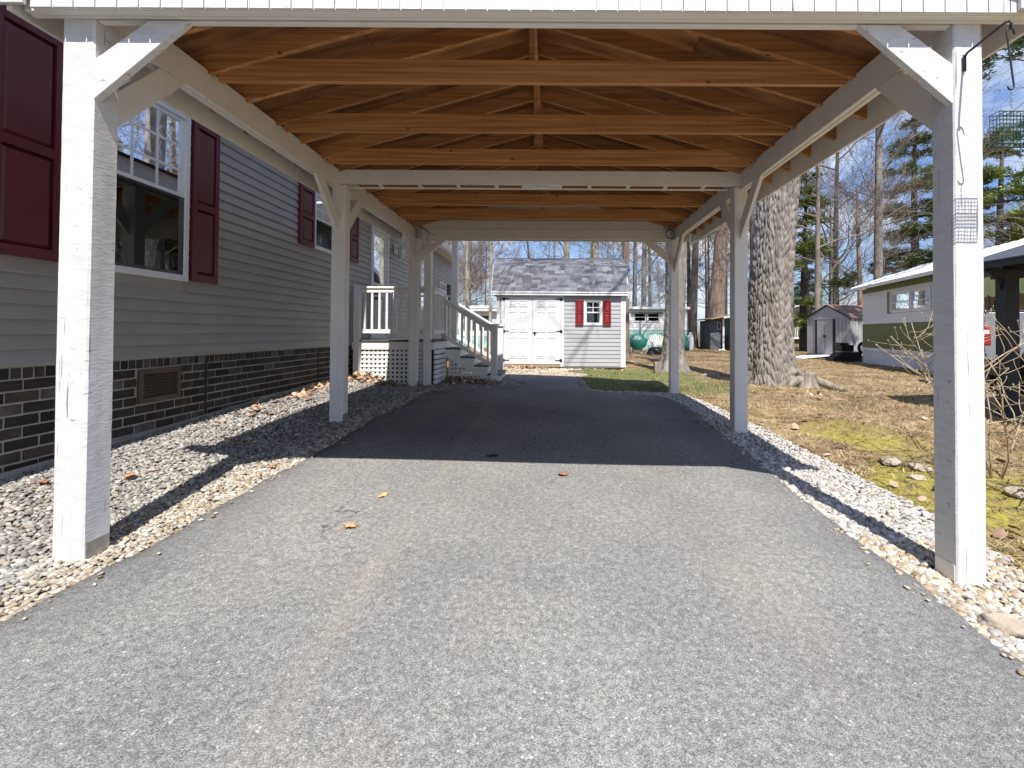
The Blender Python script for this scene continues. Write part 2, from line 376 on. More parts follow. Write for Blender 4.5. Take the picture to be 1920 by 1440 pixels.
# ------------------------------------------------------------------ mesh helpers
class MB:
    def __init__(s): s.v, s.f = [], []
    def add(s, vs, fs):
        o = len(s.v); s.v += [tuple(p) for p in vs]; s.f += [tuple(i + o for i in q) for q in fs]; return s
    def box(s, x0, x1, y0, y1, z0, z1):
        return s.add([(x0, y0, z0), (x1, y0, z0), (x1, y1, z0), (x0, y1, z0), (x0, y0, z1), (x1, y0, z1), (x1, y1, z1), (x0, y1, z1)],
                     [(0, 3, 2, 1), (4, 5, 6, 7), (0, 1, 5, 4), (1, 2, 6, 5), (2, 3, 7, 6), (3, 0, 4, 7)])
    def bar(s, p0, p1, w, h, up=(0, 0, 1)):
        p0, p1 = Vector(p0), Vector(p1); d = (p1 - p0).normalized(); u = Vector(up)
        sd = d.cross(u).normalized(); u = sd.cross(d).normalized()
        vs = [p + sd * a * w / 2 + u * b * h / 2 for p in (p0, p1) for a, b in ((-1, -1), (1, -1), (1, 1), (-1, 1))]
        return s.add(vs, [(0, 1, 2, 3), (7, 6, 5, 4), (0, 4, 5, 1), (1, 5, 6, 2), (2, 6, 7, 3), (3, 7, 4, 0)])
    def prism(s, poly, axis, a, b):
        """extrude polygon (pairs) along an axis; pairs are the other two coordinates in xyz order"""
        def P(q, t): return {'x': (t, q[0], q[1]), 'y': (q[0], t, q[1]), 'z': (q[0], q[1], t)}[axis]
        n = len(poly)
        vs = [P(q, a) for q in poly] + [P(q, b) for q in poly]
        return s.add(vs, [tuple(range(n))[::-1], tuple(range(n, 2 * n))] + [(i, (i + 1) % n, n + (i + 1) % n, n + i) for i in range(n)])
    def tube(s, pts, rads, n=8, cap=True):
        pts = [Vector(p) for p in pts]
        if not hasattr(rads, '__len__'): rads = [rads] * len(pts)
        o = len(s.v); ref = None
        for i, p in enumerate(pts):
            d = (pts[min(i + 1, len(pts) - 1)] - pts[max(i - 1, 0)])
            if d.length < 1e-9: d = Vector((0, 0, 1))
            d.normalize()
            if ref is None:
                ref = d.cross(Vector((0, 0, 1)) if abs(d.z) < 0.9 else Vector((1, 0, 0))).normalized()
            else:
                ref = (ref - d * ref.dot(d)).normalized()
            b = d.cross(ref)
            for k in range(n):
                a = 2 * math.pi * k / n
                q = p + (ref * math.cos(a) + b * math.sin(a)) * rads[i]
                s.v.append((q.x, q.y, q.z))
        for i in range(len(pts) - 1):
            for k in range(n):
                a, b2 = o + i * n + k, o + i * n + (k + 1) % n
                s.f.append((a, b2, b2 + n, a + n))
        if cap:
            s.f.append(tuple(o + k for k in range(n))[::-1]); e = o + (len(pts) - 1) * n
            s.f.append(tuple(e + k for k in range(n)))
        return s
    def lathe(s, prof, n=16, c=(0, 0, 0)):
        pts = [(c[0], c[1], c[2] + z) for r, z in prof]
        o = len(s.v)
        for (r, z) in prof:
            for k in range(n):
                a = 2 * math.pi * k / n
                s.v.append((c[0] + r * math.cos(a), c[1] + r * math.sin(a), c[2] + z))
        for i in range(len(prof) - 1):
            for k in range(n):
                a, b2 = o + i * n + k, o + i * n + (k + 1) % n
                s.f.append((a, b2, b2 + n, a + n))
        s.f.append(tuple(o + k for k in range(n))[::-1]); e = o + (len(prof) - 1) * n
        s.f.append(tuple(e + k for k in range(n)))
        return s

ROOT = {}
def thing(name, label, cat, loc=(0, 0, 0), rotz=0, group=None):
    o = bpy.data.objects.new(name, None); o.empty_display_size = 0.2
    COL.objects.link(o); o.location = loc; o.rotation_euler = (0, 0, rotz)
    o['label'] = label; o['category'] = cat
    if group: o['group'] = group
    ROOT[o.name] = (0, 0, 0) if rotz else tuple(loc)
    return o
def tag(o, label, cat, group=None):
    o['label'] = label; o['category'] = cat
    if group: o['group'] = group
    return o
def mesh_of(name, mb, m, smooth=False, off=(0, 0, 0)):
    me = bpy.data.meshes.new(name)
    vs = mb.v if off == (0, 0, 0) else [(x - off[0], y - off[1], z - off[2]) for x, y, z in mb.v]
    me.from_pydata(vs, [], mb.f)
    if smooth: me.polygons.foreach_set('use_smooth', [True] * len(me.polygons))
    me.materials.append(m); me.update()
    return me
def obj(name, mb, m, parent=None, bevel=0.0, smooth=False, kind=None, local=False):
    """one mesh object; coordinates of mb are world ones unless the thing is turned or local is set"""
    off = ROOT.get(parent.name, (0, 0, 0)) if (parent and not local) else (0, 0, 0)
    me = mesh_of(name, mb, m, smooth, off)
    o = bpy.data.objects.new(name, me); COL.objects.link(o)
    if parent:
        o.parent = parent
        ROOT[o.name] = off if not local else (0, 0, 0)
    if bevel:
        b = o.modifiers.new('bevel', 'BEVEL'); b.width = bevel; b.segments = 2; b.limit_method = 'ANGLE'
    if kind: o['kind'] = kind
    return o
def piece(name, me, loc, parent, rot=None, scale=None, root=None):
    o = bpy.data.objects.new(name, me); COL.objects.link(o)
    off = ROOT.get(parent.name, (0, 0, 0)) if parent else (0, 0, 0)
    o.location = (loc[0] - off[0], loc[1] - off[1], loc[2] - off[2])
    if rot: o.rotation_euler = rot
    if scale: o.scale = scale
    if parent: o.parent = parent
    return o
def copy_tree(o, loc, rotz, label=None, scale=None, group=None):
    r = o.copy(); COL.objects.link(r); r.location = loc; r.rotation_euler = (0, 0, rotz)
    if scale: r.scale = (scale,) * 3 if not hasattr(scale, '__len__') else scale
    if label: r['label'] = label
    if group: r['group'] = group
    for ch in list(o.children):
        c = ch.copy(); COL.objects.link(c); c.parent = r
        for g in list(ch.children):
            d = g.copy(); COL.objects.link(d); d.parent = c
    return r
def np_obj(name, V, F, m, tint=None, smooth=False, kind=None, parent=None):
    """fast mesh from numpy arrays; F (n,k) with constant k; tint (nverts,3)"""
    me = bpy.data.meshes.new(name)
    k = F.shape[1]
    me.vertices.add(len(V)); me.vertices.foreach_set('co', np.ascontiguousarray(V, dtype=np.float32).ravel())
    me.loops.add(F.size); me.loops.foreach_set('vertex_index', np.ascontiguousarray(F, dtype=np.int32).ravel())
    me.polygons.add(len(F)); me.polygons.foreach_set('loop_start', np.arange(0, F.size, k, dtype=np.int32))
    me.polygons.foreach_set('loop_total', np.full(len(F), k, dtype=np.int32))
    if smooth: me.polygons.foreach_set('use_smooth', np.ones(len(F), dtype=bool))
    me.update(calc_edges=True); me.validate()
    if tint is not None:
        a = me.color_attributes.new('tint', 'FLOAT_COLOR', 'POINT')
        a.data.foreach_set('color', np.hstack([tint, np.ones((len(tint), 1))]).astype(np.float32).ravel())
    me.materials.append(m)
    o = bpy.data.objects.new(name, me); COL.objects.link(o)
    if kind: o['kind'] = kind
    if parent: o.parent = parent
    return o

def sstep(a, b, x):
    t = np.clip((x - a) / (b - a), 0, 1); return t * t * (3 - 2 * t)
def gz(x, y):
    x = np.asarray(x, float); y = np.asarray(y, float)
    b = np.interp(y, [-30, -2, 2.43, 5.38, 8.32, 13.2, 20, 40, 400], [-.3, -.2, 0, .137, .203, .22, .2, .15, -.4])
    bank = .12 * sstep(2.5, 3.45, -x) * (1 - sstep(8.5, 11, y))
    return b - .02 * np.clip(x, -3.4, 3.0) + bank
def g(x, y): return float(gz(x, y))
def XL(y): return np.interp(y, [-20, 1.96, 2.54, 4.1, 7.6, 7.94, 8.2, 8.4, 8.6, 8.9, 9.2, 9.6, 10.4, 11], [-2.9, -2.18, -2.12, -2.03, -1.96, -1.85, -1.45, -1.0, -.72, -.55, -.53, -.72, -.97, -1.02])
def XR(y): return np.interp(y, [-20, 1.86, 4, 7.13, 7.6, 7.85, 8.05, 8.15, 8.2, 8.3, 8.6, 9.2, 11], [1.9, 1.77, 1.78, 1.90, 1.82, 1.74, 1.58, 1.2, .95, .70, .52, .46, .42])
def XG(y): return np.interp(y, [-5, 1.2, 1.7, 2.2, 2.56, 2.9, 3.4, 4.2, 4.8, 6.03, 7.2, 8.1, 8.6], [1.9, 1.86, 1.98, 2.28, 2.45, 2.53, 2.54, 2.50, 2.46, 2.42, 2.36, 2.25, 2.1])

# ------------------------------------------------------------------ ground, drive, gravel
def vnoise(x, y, sc, seed):
    """smooth value noise on arrays"""
    r = np.random.default_rng(seed); T = r.random((64, 64))
    u, v = x * sc, y * sc
    i, j = np.floor(u).astype(int), np.floor(v).astype(int)
    fu, fv = u - i, v - j
    fu = fu * fu * (3 - 2 * fu); fv = fv * fv * (3 - 2 * fv)
    a = T[i % 64, j % 64]; b = T[(i + 1) % 64, j % 64]; c = T[i % 64, (j + 1) % 64]; d = T[(i + 1) % 64, (j + 1) % 64]
    return (a * (1 - fu) + b * fu) * (1 - fv) + (c * (1 - fu) + d * fu) * fv
def in_drive(x, y): return (y < 10.9) & (x > XL(y)) & (x < XR(y))
def in_gravel(x, y):
    left = (x < XL(y)) & (x > -3.52) & (y < 8.62)
    stair = (x < XL(y)) & (x > -2.06) & (y >= 8.6) & (y < 10.9)
    right = (x > XR(y)) & (x < XG(y)) & (y < 8.42)
    border = (x > XR(y)) & (x < XR(y) + .17) & (y >= 8.3) & (y < 10.9)
    pad = (y >= 10.9) & (y < 13.0) & (x > -1.5) & (x < 0.55 - .5 * (y - 10.9) * 0 + .25 * np.sin(y * 4))
    return left | stair | right | border | pad
def moss_of(x, y):
    a = sstep(2.2, 2.6, x) * (1 - sstep(3.1, 5.2, x)) * sstep(1.5, 2.6, y) * (1 - sstep(5.2, 8.0, y))
    return a * sstep(.38, .62, vnoise(x + 3, y + 9, 1.1, 5) * .65 + vnoise(x, y, 3.1, 6) * .35)
def green_of(x, y):
    return sstep(.3, .8, x) * (1 - sstep(2.6, 4.2, x)) * sstep(8.1, 8.8, y) * (1 - sstep(12.5, 15, y))
MOUNDS = [(4.15, 9.4, .9, .10), (3.12, 12.5, .7, .08), (10.1, 32, 1.6, .15)]
def lawn_z(x, y):
    z = gz(x, y) + (vnoise(x, y, 1.7, 1) - .5) * .05 + (vnoise(x, y, 5.3, 2) - .5) * .025
    for mx, my, mr, mh in MOUNDS:
        z = z + mh * np.exp(-((x - mx) ** 2 + (y - my) ** 2) / mr ** 2)
    return z
gx = np.concatenate([np.linspace(-420, -20, 22)[:-1], np.arange(-20, -5, .5), np.arange(-5, 9, .085), np.arange(9, 24, .3), np.linspace(24, 420, 26)])
gy = np.concatenate([np.linspace(-60, -8, 12)[:-1], np.arange(-8, 1, .3), np.arange(1, 14, .085), np.arange(14, 40, .3), np.linspace(40, 620, 36)])
GX, GY = np.meshgrid(gx, gy)
near = sstep(60, 30, np.hypot(GX, GY)) if False else 1.0
GZ = lawn_z(GX, GY)
low = in_drive(GX, GY) | in_gravel(GX, GY) | ((GX < XL(GY)) & (GX > -9) & (GY < 18))
GZ = np.where(low, gz(GX, GY) - .05, GZ)
nx, ny = len(gx), len(gy)
ii = (np.arange(ny - 1)[:, None] * nx + np.arange(nx - 1)[None, :]).ravel()
F = np.stack([ii, ii + 1, ii + 1 + nx, ii + nx], 1)
lawn = np_obj('lawn', np.stack([GX.ravel(), GY.ravel(), GZ.ravel()], 1), F, M_lawn, smooth=True, kind='structure')
for nm, fn in (('moss', moss_of), ('green', green_of)):
    a = lawn.data.attributes.new(nm, 'FLOAT', 'POINT')
    a.data.foreach_set('value', fn(GX, GY).astype(np.float32).ravel())

# asphalt drive: rows follow its two edges, with a turned-down rim
ys = np.concatenate([np.arange(-20, 0, 1.0), np.arange(0, 10.95, .06)])
cols = np.linspace(0, 1, 41)
V = []
for y in ys:
    jl = .018 * math.sin(y * 3.1) + .012 * math.sin(y * 9.7 + 1) + .008 * math.sin(y * 23.0)
    jr = .018 * math.sin(y * 2.7 + 2) + .012 * math.sin(y * 8.3) + .008 * math.sin(y * 21.0)
    a, b = XL(y) + jl, XR(y) + jr
    V.append((a - .02, y, g(a, y) - .06))
    for t in cols:
        x = a + (b - a) * t
        V.append((x, y, g(x, y) + .012 + .004 * math.sin(x * 2 + y)))
    V.append((b + .02, y, g(b, y) - .06))
nc = len(cols) + 2
ii = (np.arange(len(ys) - 1)[:, None] * nc + np.arange(nc - 1)[None, :]).ravel()
drive = np_obj('driveway', np.array(V), np.stack([ii, ii + 1, ii + 1 + nc, ii + nc], 1), M_asphalt, smooth=True, kind='structure')

# gravel bed sheets under the pebbles
def bed(x0f, x1f, y0, y1, step=.1, n=12):
    yy = np.arange(y0, y1 + step / 2, step); V = []
    for y in yy:
        a, b = float(x0f(y)), float(x1f(y))
        for t in np.linspace(0, 1, n):
            x = a + (b - a) * t; V.append((x, y, g(x, y) - .018))
    ii = (np.arange(len(yy) - 1)[:, None] * n + np.arange(n - 1)[None, :]).ravel()
    return np.array(V), np.stack([ii, ii + 1, ii + 1 + n, ii + n], 1)
parts = [bed(lambda y: -3.56, lambda y: XL(y), -4, 8.6), bed(lambda y: XR(y), lambda y: XG(y) + .03, -4, 8.4),
         bed(lambda y: -2.1, lambda y: XL(y), 8.6, 10.9), bed(lambda y: XR(y), lambda y: XR(y) + .18, 8.4, 10.9), bed(lambda y: -1.5, lambda y: .7, 10.9, 13.0)]
o0 = 0; VV, FF = [], []
for v, f in parts:
    VV.append(v); FF.append(f + o0); o0 += len(v)
np_obj('gravel_bed', np.vstack(VV), np.vstack(FF), M_soil, smooth=True, kind='structure')

def ico(sub):
    t = (1 + 5 ** .5) / 2
    v = [(-1, t, 0), (1, t, 0), (-1, -t, 0), (1, -t, 0), (0, -1, t), (0, 1, t), (0, -1, -t), (0, 1, -t), (t, 0, -1), (t, 0, 1), (-t, 0, -1), (-t, 0, 1)]
    f = [(0, 11, 5), (0, 5, 1), (0, 1, 7), (0, 7, 10), (0, 10, 11), (1, 5, 9), (5, 11, 4), (11, 10, 2), (10, 7, 6), (7, 1, 8), (3, 9, 4), (3, 4, 2), (3, 2, 6), (3, 6, 8), (3, 8, 9), (4, 9, 5), (2, 4, 11), (6, 2, 10), (8, 6, 7), (9, 8, 1)]
    v = [tuple(np.array(p) / np.linalg.norm(p)) for p in v]
    for _ in range(sub):
        c = {}; nf = []
        def mid(a, b):
            k = (min(a, b), max(a, b))
            if k not in c:
                p = np.array(v[a]) + np.array(v[b]); v.append(tuple(p / np.linalg.norm(p))); c[k] = len(v) - 1
            return c[k]
        for a, b, d in f:
            x, y, z = mid(a, b), mid(b, d), mid(d, a)
            nf += [(a, x, z), (b, y, x), (d, z, y), (x, y, z)]
        f = nf
    return np.array(v), np.array(f)
def pebbles(P, size, tint, sub, name):
    bv, bf = ico(sub); n, k = len(P), len(bv)
    r = np.random.default_rng(n)
    bumpy = 1 + r.normal(0, .13, (n, k)); bumpy = np.clip(bumpy, .7, 1.35)
    sc = np.stack([size * r.uniform(.75, 1.45, n), size * r.uniform(.6, 1.0, n), size * r.uniform(.35, .62, n)], 1)
    v = bv[None] * bumpy[:, :, None] * sc[:, None, :]
    def rot(ax, a):
        c, s = np.cos(a), np.sin(a); M = np.zeros((n, 3, 3)); i, j = [(1, 2), (0, 2), (0, 1)][ax]
        M[:, ax, ax] = 1; M[:, i, i] = c; M[:, j, j] = c; M[:, i, j] = -s; M[:, j, i] = s; return M
    M = rot(2, r.uniform(0, 6.28, n)) @ rot(0, r.normal(0, .35, n)) @ rot(1, r.normal(0, .35, n))
    v = np.einsum('nij,nkj->nki', M, v) + P[:, None, :]
    f = (bf[None] + (np.arange(n) * k)[:, None, None]).reshape(-1, 3)
    return np_obj(name, v.reshape(-1, 3), f, M_pebble, tint=np.repeat(tint, k, 0), smooth=True, kind='stuff')
def scatter(x0, x1, y0, y1, d, fn):
    xs = np.arange(x0, x1, d); yy = np.arange(y0, y1, d)
    X, Y = np.meshgrid(xs, yy); X = X + rng.uniform(-.5, .5, X.shape) * d; Y = Y + rng.uniform(-.5, .5, Y.shape) * d
    X, Y = X.ravel(), Y.ravel(); k = fn(X, Y); return X[k], Y[k]
PAL = dict(grey=[(.40, .39, .365), (.32, .315, .30), (.50, .48, .45), (.36, .335, .305), (.25, .25, .245), (.44, .385, .33), (.56, .54, .50)],
           cream=[(.58, .54, .46), (.64, .62, .56), (.48, .42, .33), (.52, .44, .33), (.60, .58, .53), (.36, .29, .21)],
           white=[(.64, .63, .60), (.56, .55, .53), (.68, .67, .64), (.44, .43, .42), (.56, .50, .42)],
           tan=[(.58, .49, .36), (.64, .58, .47), (.50, .40, .28), (.70, .66, .58), (.42, .32, .22)])
def pick(pal, n):
    a = np.array(PAL[pal]); c = a[rng.integers(0, len(a), n)]
    return np.clip(c * rng.uniform(.62, 1.0, (n, 1)), 0, .85)
def gravel(x0, x1, y0, y1, d, size, sub, layers=1):
    for L in range(layers):
        X, Y = scatter(x0, x1, y0, y1, d, lambda x, y: in_gravel(x, y))
        n = len(X)
        size_ = size * rng.uniform(.7, 1.3, n)
        edge = XL(Y) - X                       # distance to the drive, left bed
        pal = np.where(X > 0, 'white', np.where(edge < .30 + .12 * np.sin(Y * 2.3) + rng.normal(0, .07, n), 'cream', 'grey'))
        pal = np.where((X > 0) & (Y < 2.9) & (rng.random(n) < .6), 'tan', pal)
        pal = np.where((Y > 8.6) & (X < .6), np.where(Y > 10.8, 'tan', 'grey'), pal)
        big = np.where((X > 0) & (X - XR(Y) < .2), 1.25, 1.0)
        tint = np.zeros((n, 3))
        for p in PAL:
            k = pal == p
            if k.any(): tint[k] = pick(p, int(k.sum()))
        Z = gz(X, Y) - .012 + rng.uniform(0, .014, n)
        pebbles(np.stack([X, Y, Z], 1), size_ * big, tint, sub, 'gravel')
gravel(-3.5, -1.9, 1.55, 3.2, .0215, .0165, 1)
gravel(-3.5, -1.7, 3.2, 4.6, .0235, .017, 1)
gravel(-3.5, 2.7, 4.6, 11.0, .030, .0205, 0)
gravel(1.6, 2.7, 1.5, 3.0, .0245, .0200, 1)
gravel(1.6, 2.7, 3.0, 4.6, .0265, .0205, 1)
gravel(-1.6, 1.0, 11.0, 13.0, .045, .028, 0)
def strays(n):
    Y = rng.uniform(1.6, 8.0, n); side = rng.random(n) < .5
    off = np.abs(rng.normal(0, .06, n)) + .01
    X = np.where(side, XL(Y) + off, XR(Y) - off)
    pebbles(np.stack([X, Y, gz(X, Y) + .016], 1), .010 * rng.uniform(.6, 1.5, n), pick('cream', n), 1, 'gravel')
strays(150)

# dry grass blades and thatch on the lawn
def blades():
    Vs, Fs, Ts, o = [], [], [], 0
    for (x0, x1, y0, y1, d, ln) in ((1.8, 6.0, 1.4, 5.0, .017, .06), (1.5, 8.0, 5.0, 9.5, .026, .07), (.5, 14, 8.2, 16, .05, .08), (4, 20, 16, 34, .12, .13)):
        X, Y = scatter(x0, x1, y0, y1, d, lambda x, y: ~in_gravel(x, y) & ~in_drive(x, y) & ~((x < 2.1) & (y > 13)) & (np.arctan2(x, y) < 1.0))
        n = len(X)
        ms = moss_of(X, Y); gr = green_of(X, Y)
        patch = vnoise(X, Y, 2.1, 33)
        k = rng.random(n) < (0.35 + .65 * patch) * (1 - .75 * ms)
        X, Y, ms, gr = X[k], Y[k], ms[k], gr[k]; n = len(X)
        Z = lawn_z(X, Y) - .004
        a = rng.uniform(0, 6.28, n); L = ln * rng.uniform(.5, 1.5, n); up = L * rng.uniform(.05, .65, n); w = .0022 + L * .028
        dx, dy = np.cos(a), np.sin(a)
        p0 = np.stack([X - dy * w, Y + dx * w, Z], 1); p1 = np.stack([X + dy * w, Y - dx * w, Z], 1)
        p2 = np.stack([X + dx * L, Y + dy * L, Z + up], 1)
        Vs.append(np.stack([p0, p1, p2], 1).reshape(-1, 3))
        Fs.append(np.arange(n * 3).reshape(-1, 3) + o); o += n * 3
        base = np.array([(.48, .37, .21), (.40, .30, .16), (.56, .45, .28), (.30, .21, .12), (.46, .38, .19)])[rng.integers(0, 5, n)]
        grn = np.array([(.17, .19, .06), (.13, .17, .05), (.22, .22, .08)])[rng.integers(0, 3, n)]
        t = np.where((rng.random(n) < .08 + .75 * gr + .35 * ms)[:, None], grn, base) * rng.uniform(.65, 1.2, (n, 1)) * (.55 + .7 * vnoise(X + 5, Y + 2, 1.3, 44))[:, None]  # last factor darkens blades in patches, for shadow and dark thatch alike
        Ts.append(np.repeat(t, 3, 0))
    return np_obj('dry_grass', np.vstack(Vs), np.vstack(Fs), M_blade, tint=np.vstack(Ts), kind='stuff')
blades()

# leaves: shapes and litter
def leaf_shape(kind, s):
    if kind == 'maple':
        pts = []
        for i in range(20):
            a = 2 * math.pi * i / 20
            r = (1.0, .50, .86, .46)[i % 4] * (1 - .22 * math.cos(a + .3))
            pts.append((s * r * math.cos(a), s * r * math.sin(a)))
    else:
        pts = [(s * 1.25 * math.cos(a), s * .62 * (1 + .22 * math.cos(9 * a)) * math.sin(a)) for a in [2 * math.pi * i / 22 for i in range(22)]]
    return pts
def leaf_mb(kind, s, curl, seed):
    r = random.Random(seed); pts = leaf_shape(kind, s); m = MB()
    def z(x, y): return curl * ((x * x * .7 + y * y * 1.6) / (s * s)) * s + s * .09 * math.sin(5 * x / s + seed) + s * .05
    mid = [(x * .5, y * .5) for x, y in pts]
    n = len(pts)
    vs = [(0, 0, z(0, 0))] + [(x, y, z(x, y)) for x, y in mid] + [(x, y, z(x, y) + r.uniform(0, .1) * s) for x, y in pts]
    fs = [(0, 1 + i, 1 + (i + 1) % n) for i in range(n)] + [(1 + i, 1 + n + i, 1 + n + (i + 1) % n, 1 + (i + 1) % n) for i in range(n)]
    m.add(vs, fs)
    m.tube([(-s * .9, 0, z(-s * .9, 0)), (-s * 1.5, s * .1, .004), (-s * 1.75, s * .25, .006)], [s * .035, s * .03, s * .025], 5)
    return m
def leaf(x, y, z, s, kind, m, label, rot, curl=.22, seed=1, grp=None):
    o = obj('fallen_leaf', leaf_mb(kind, s, curl, seed), m, smooth=True)
    o.location = (x, y, z); o.rotation_euler = (rnd.uniform(-.08, .08), rnd.uniform(-.08, .08), rot)
    sm = o.modifiers.new('thickness', 'SOLIDIFY'); sm.thickness = .0008
    tag(o, label, 'leaf', grp)
leaf(-1.153, 2.85, g(-1.15, 2.85) + .014, .052, 'maple', M_leaftan, 'tan curled maple leaf, nearest leaf on the sunlit driveway', .4, .25, 3)
leaf(-1.135, 3.32, g(-1.13, 3.32) + .014, .036, 'oval', M_leaftan, 'pale tan oval leaf lying on the driveway behind the curled maple leaf', 1.2, .3, 5)
leaf(.078, 3.85, g(.08, 3.85) + .014, .056, 'maple', M_leaf, 'rusty orange maple leaf on the driveway just before the roof shadow', 2.2, .2, 8)
leaf(-3.22, 3.13, g(-3.22, 3.13) + .016, .05, 'maple', M_leaf, 'rusty leaf on the gravel left of the front left carport post', .8, .15, 11)
leaf(-2.93, 3.42, g(-2.93, 3.42) + .018, .045, 'oval', M_leaf, 'brown leaf on the gravel behind the front left carport post', 2.0, .15, 12)
leaf(-.51, 4.27, g(-.51, 4.27) + .014, .05, 'oval', M_barkdark, 'dark leaf in the roof shadow, just past the shadow edge on the driveway', .1, .2, 14)
leaf(.0, 6.3, g(0, 6.3) + .014, .05, 'maple', M_leaf, 'brown leaf lying far back in the shaded half of the driveway', 1.1, .2, 15)
leaf(-2.18, 3.85, g(-2.18, 3.85) + .018, .045, 'maple', M_leaf, 'orange leaf on the pale gravel beside the left driveway edge', 1.7, .2, 16)
leaf(-2.75, 4.35, g(-2.75, 4.35) + .018, .05, 'oval', M_leaf, 'brown leaf at the tip of the eave shadow on the left gravel', .3, .2, 17)

def litter(spots, name='leaf_litter'):
    base = np.array(leaf_shape('maple', 1.0))[::2]; n0 = len(base)
    Vs, Fs, Ts, o = [], [], [], 0
    for (x, y, sx, sy, n, h, zf) in spots:
        X = rng.normal(x, sx, n); Y = rng.normal(y, sy, n)
        k = (X > -3.5) & ~((X < -2.04) & (Y > 8.5)) & ~((Y > 12.95) & (X < 2.1)); X, Y = X[k], Y[k]
        for px, py in zip(X, Y):
            s = rng.uniform(.022, .046); a = rng.uniform(0, 6.28); tx, ty = rng.normal(0, .45, 2)
            c, sn = math.cos(a), math.sin(a)
            q = base * s * np.array([1, rng.uniform(.6, 1)])
            xx = q[:, 0] * c - q[:, 1] * sn; yy = q[:, 0] * sn + q[:, 1] * c
            hz = h * math.exp(-((px - x) / (1.5 * sx)) ** 2 - ((py - y) / (1.5 * sy)) ** 2) * rng.random()
            zz = g(px, py) + .02 + hz + xx * tx + yy * ty
            zz = np.maximum(zz, g(px, py) + .004)
            v = np.stack([px + xx, py + yy, zz], 1)
            v = np.vstack([v, [[px, py, g(px, py) + .02 + hz + s * .25]]])
            Vs.append(v); Fs.append(np.array([(o + i, o + (i + 1) % n0, o + n0) for i in range(n0)])); o += n0 + 1
            t = np.array([(.62, .44, .32), (.46, .32, .23), (.78, .58, .42), (.38, .25, .18)])[rng.integers(0, 4)] * rng.uniform(.8, 1.2)
            Ts.append(np.repeat(t[None], n0 + 1, 0))
    return np_obj(name, np.vstack(Vs), np.vstack(Fs), M_litter, tint=np.clip(np.vstack(Ts), 0, 1), kind='stuff')
litter([(-3.1, 8.35, .22, .16, 170, .10, 0), (-3.35, 7.6, .08, .5, 120, .04, 0), (-3.3, 6.6, .12, .5, 60, .02, 0), (-3.2, 5.6, .15, .5, 26, .02, 0),
        (-1.75, 9.15, .22, .16, 190, .10, 0), (-1.35, 9.1, .22, .14, 90, .05, 0), (-.75, 12.75, .28, .08, 90, .05, 0), (1.2, 12.95, .5, .06, 60, .02, 0),
        (-2.5, 8.3, .4, .2, 30, .01, 0), (2.7, 3.1, .12, .5, 8, .005, 0), (3.6, 5.4, .7, .9, 24, .01, 0), (4.5, 8.6, .7, .5, 40, .02, 0)])

# ------------------------------------------------------------------ shared builders for house fronts
def tmap(mb, T):
    m = MB(); m.v = [tuple(T(*p)) for p in mb.v]; m.f = list(mb.f); return m
def ubox(u0, u1, d0, d1, z0, z1): return MB().box(u0, u1, d0, d1, z0, z1)
def frame_mb(u0, u1, z0, z1, w, d0, d1, wt=None, wb=None):
    m = MB(); wt = wt or w; wb = wb or w
    m.box(u0, u0 + w, d0, d1, z0, z1); m.box(u1 - w, u1, d0, d1, z0, z1)
    m.box(u0 + w, u1 - w, d0, d1, z0, z0 + wb); m.box(u0 + w, u1 - w, d0, d1, z1 - wt, z1); return m
def window(parent, T, u0, u1, z0, z1, cols, rows, m=None, local=False, fw=.055, rail=None, grid_low=True, curtain=False, proud=.035, screen=False, glass=None):
    m = m or M_vinyl; fm = frame_mb(u0, u1, z0, z1, fw, -.03, proud)
    w = obj('window', tmap(fm, T), m, parent, bevel=.004, local=local)
    zm = rail or (z0 + z1) / 2
    a, b = u0 + fw, u1 - fw
    for k, (q0, q1, d) in enumerate(((zm - .02, z1 - fw, -.004), (z0 + fw, zm + .02, .012))):
        obj('sash', tmap(frame_mb(a, b, q0, q1, .032, d - .015, d + .012), T), m, w, local=local)
        obj('glass_pane', tmap(ubox(a + .03, b - .03, d - .006, d - .002, q0 + .03, q1 - .03), T), glass or M_glass, w, local=local)
        if k == 1 and screen: obj('insect_screen', tmap(ubox(a + .004, b - .004, d + .0125, d + .0135, q0 + .004, q1 - .036), T), M_mesh, w, local=local)
        if cols and (k == 0 or grid_low):
            gk = -.001 if k == 0 else -.013
            gm = MB(); A, B = a + .032, b - .032; C, D = q0 + .032, q1 - .032
            for i in range(1, cols): x = A + (B - A) * i / cols; gm.box(x - .009, x + .009, d + gk, d + gk + .005, C, D)
            for i in range(1, rows): z = C + (D - C) * i / rows; gm.box(A, B, d + gk - .0005, d + gk + .0055, z - .009, z + .009)
            obj('muntin_grid', tmap(gm, T), m, w, local=local)
    if curtain:
        obj('curtain', tmap(ubox(a, b, -.16, -.15, zm - .1, z1 - fw), T), M_curtain, w, local=local)
    return w
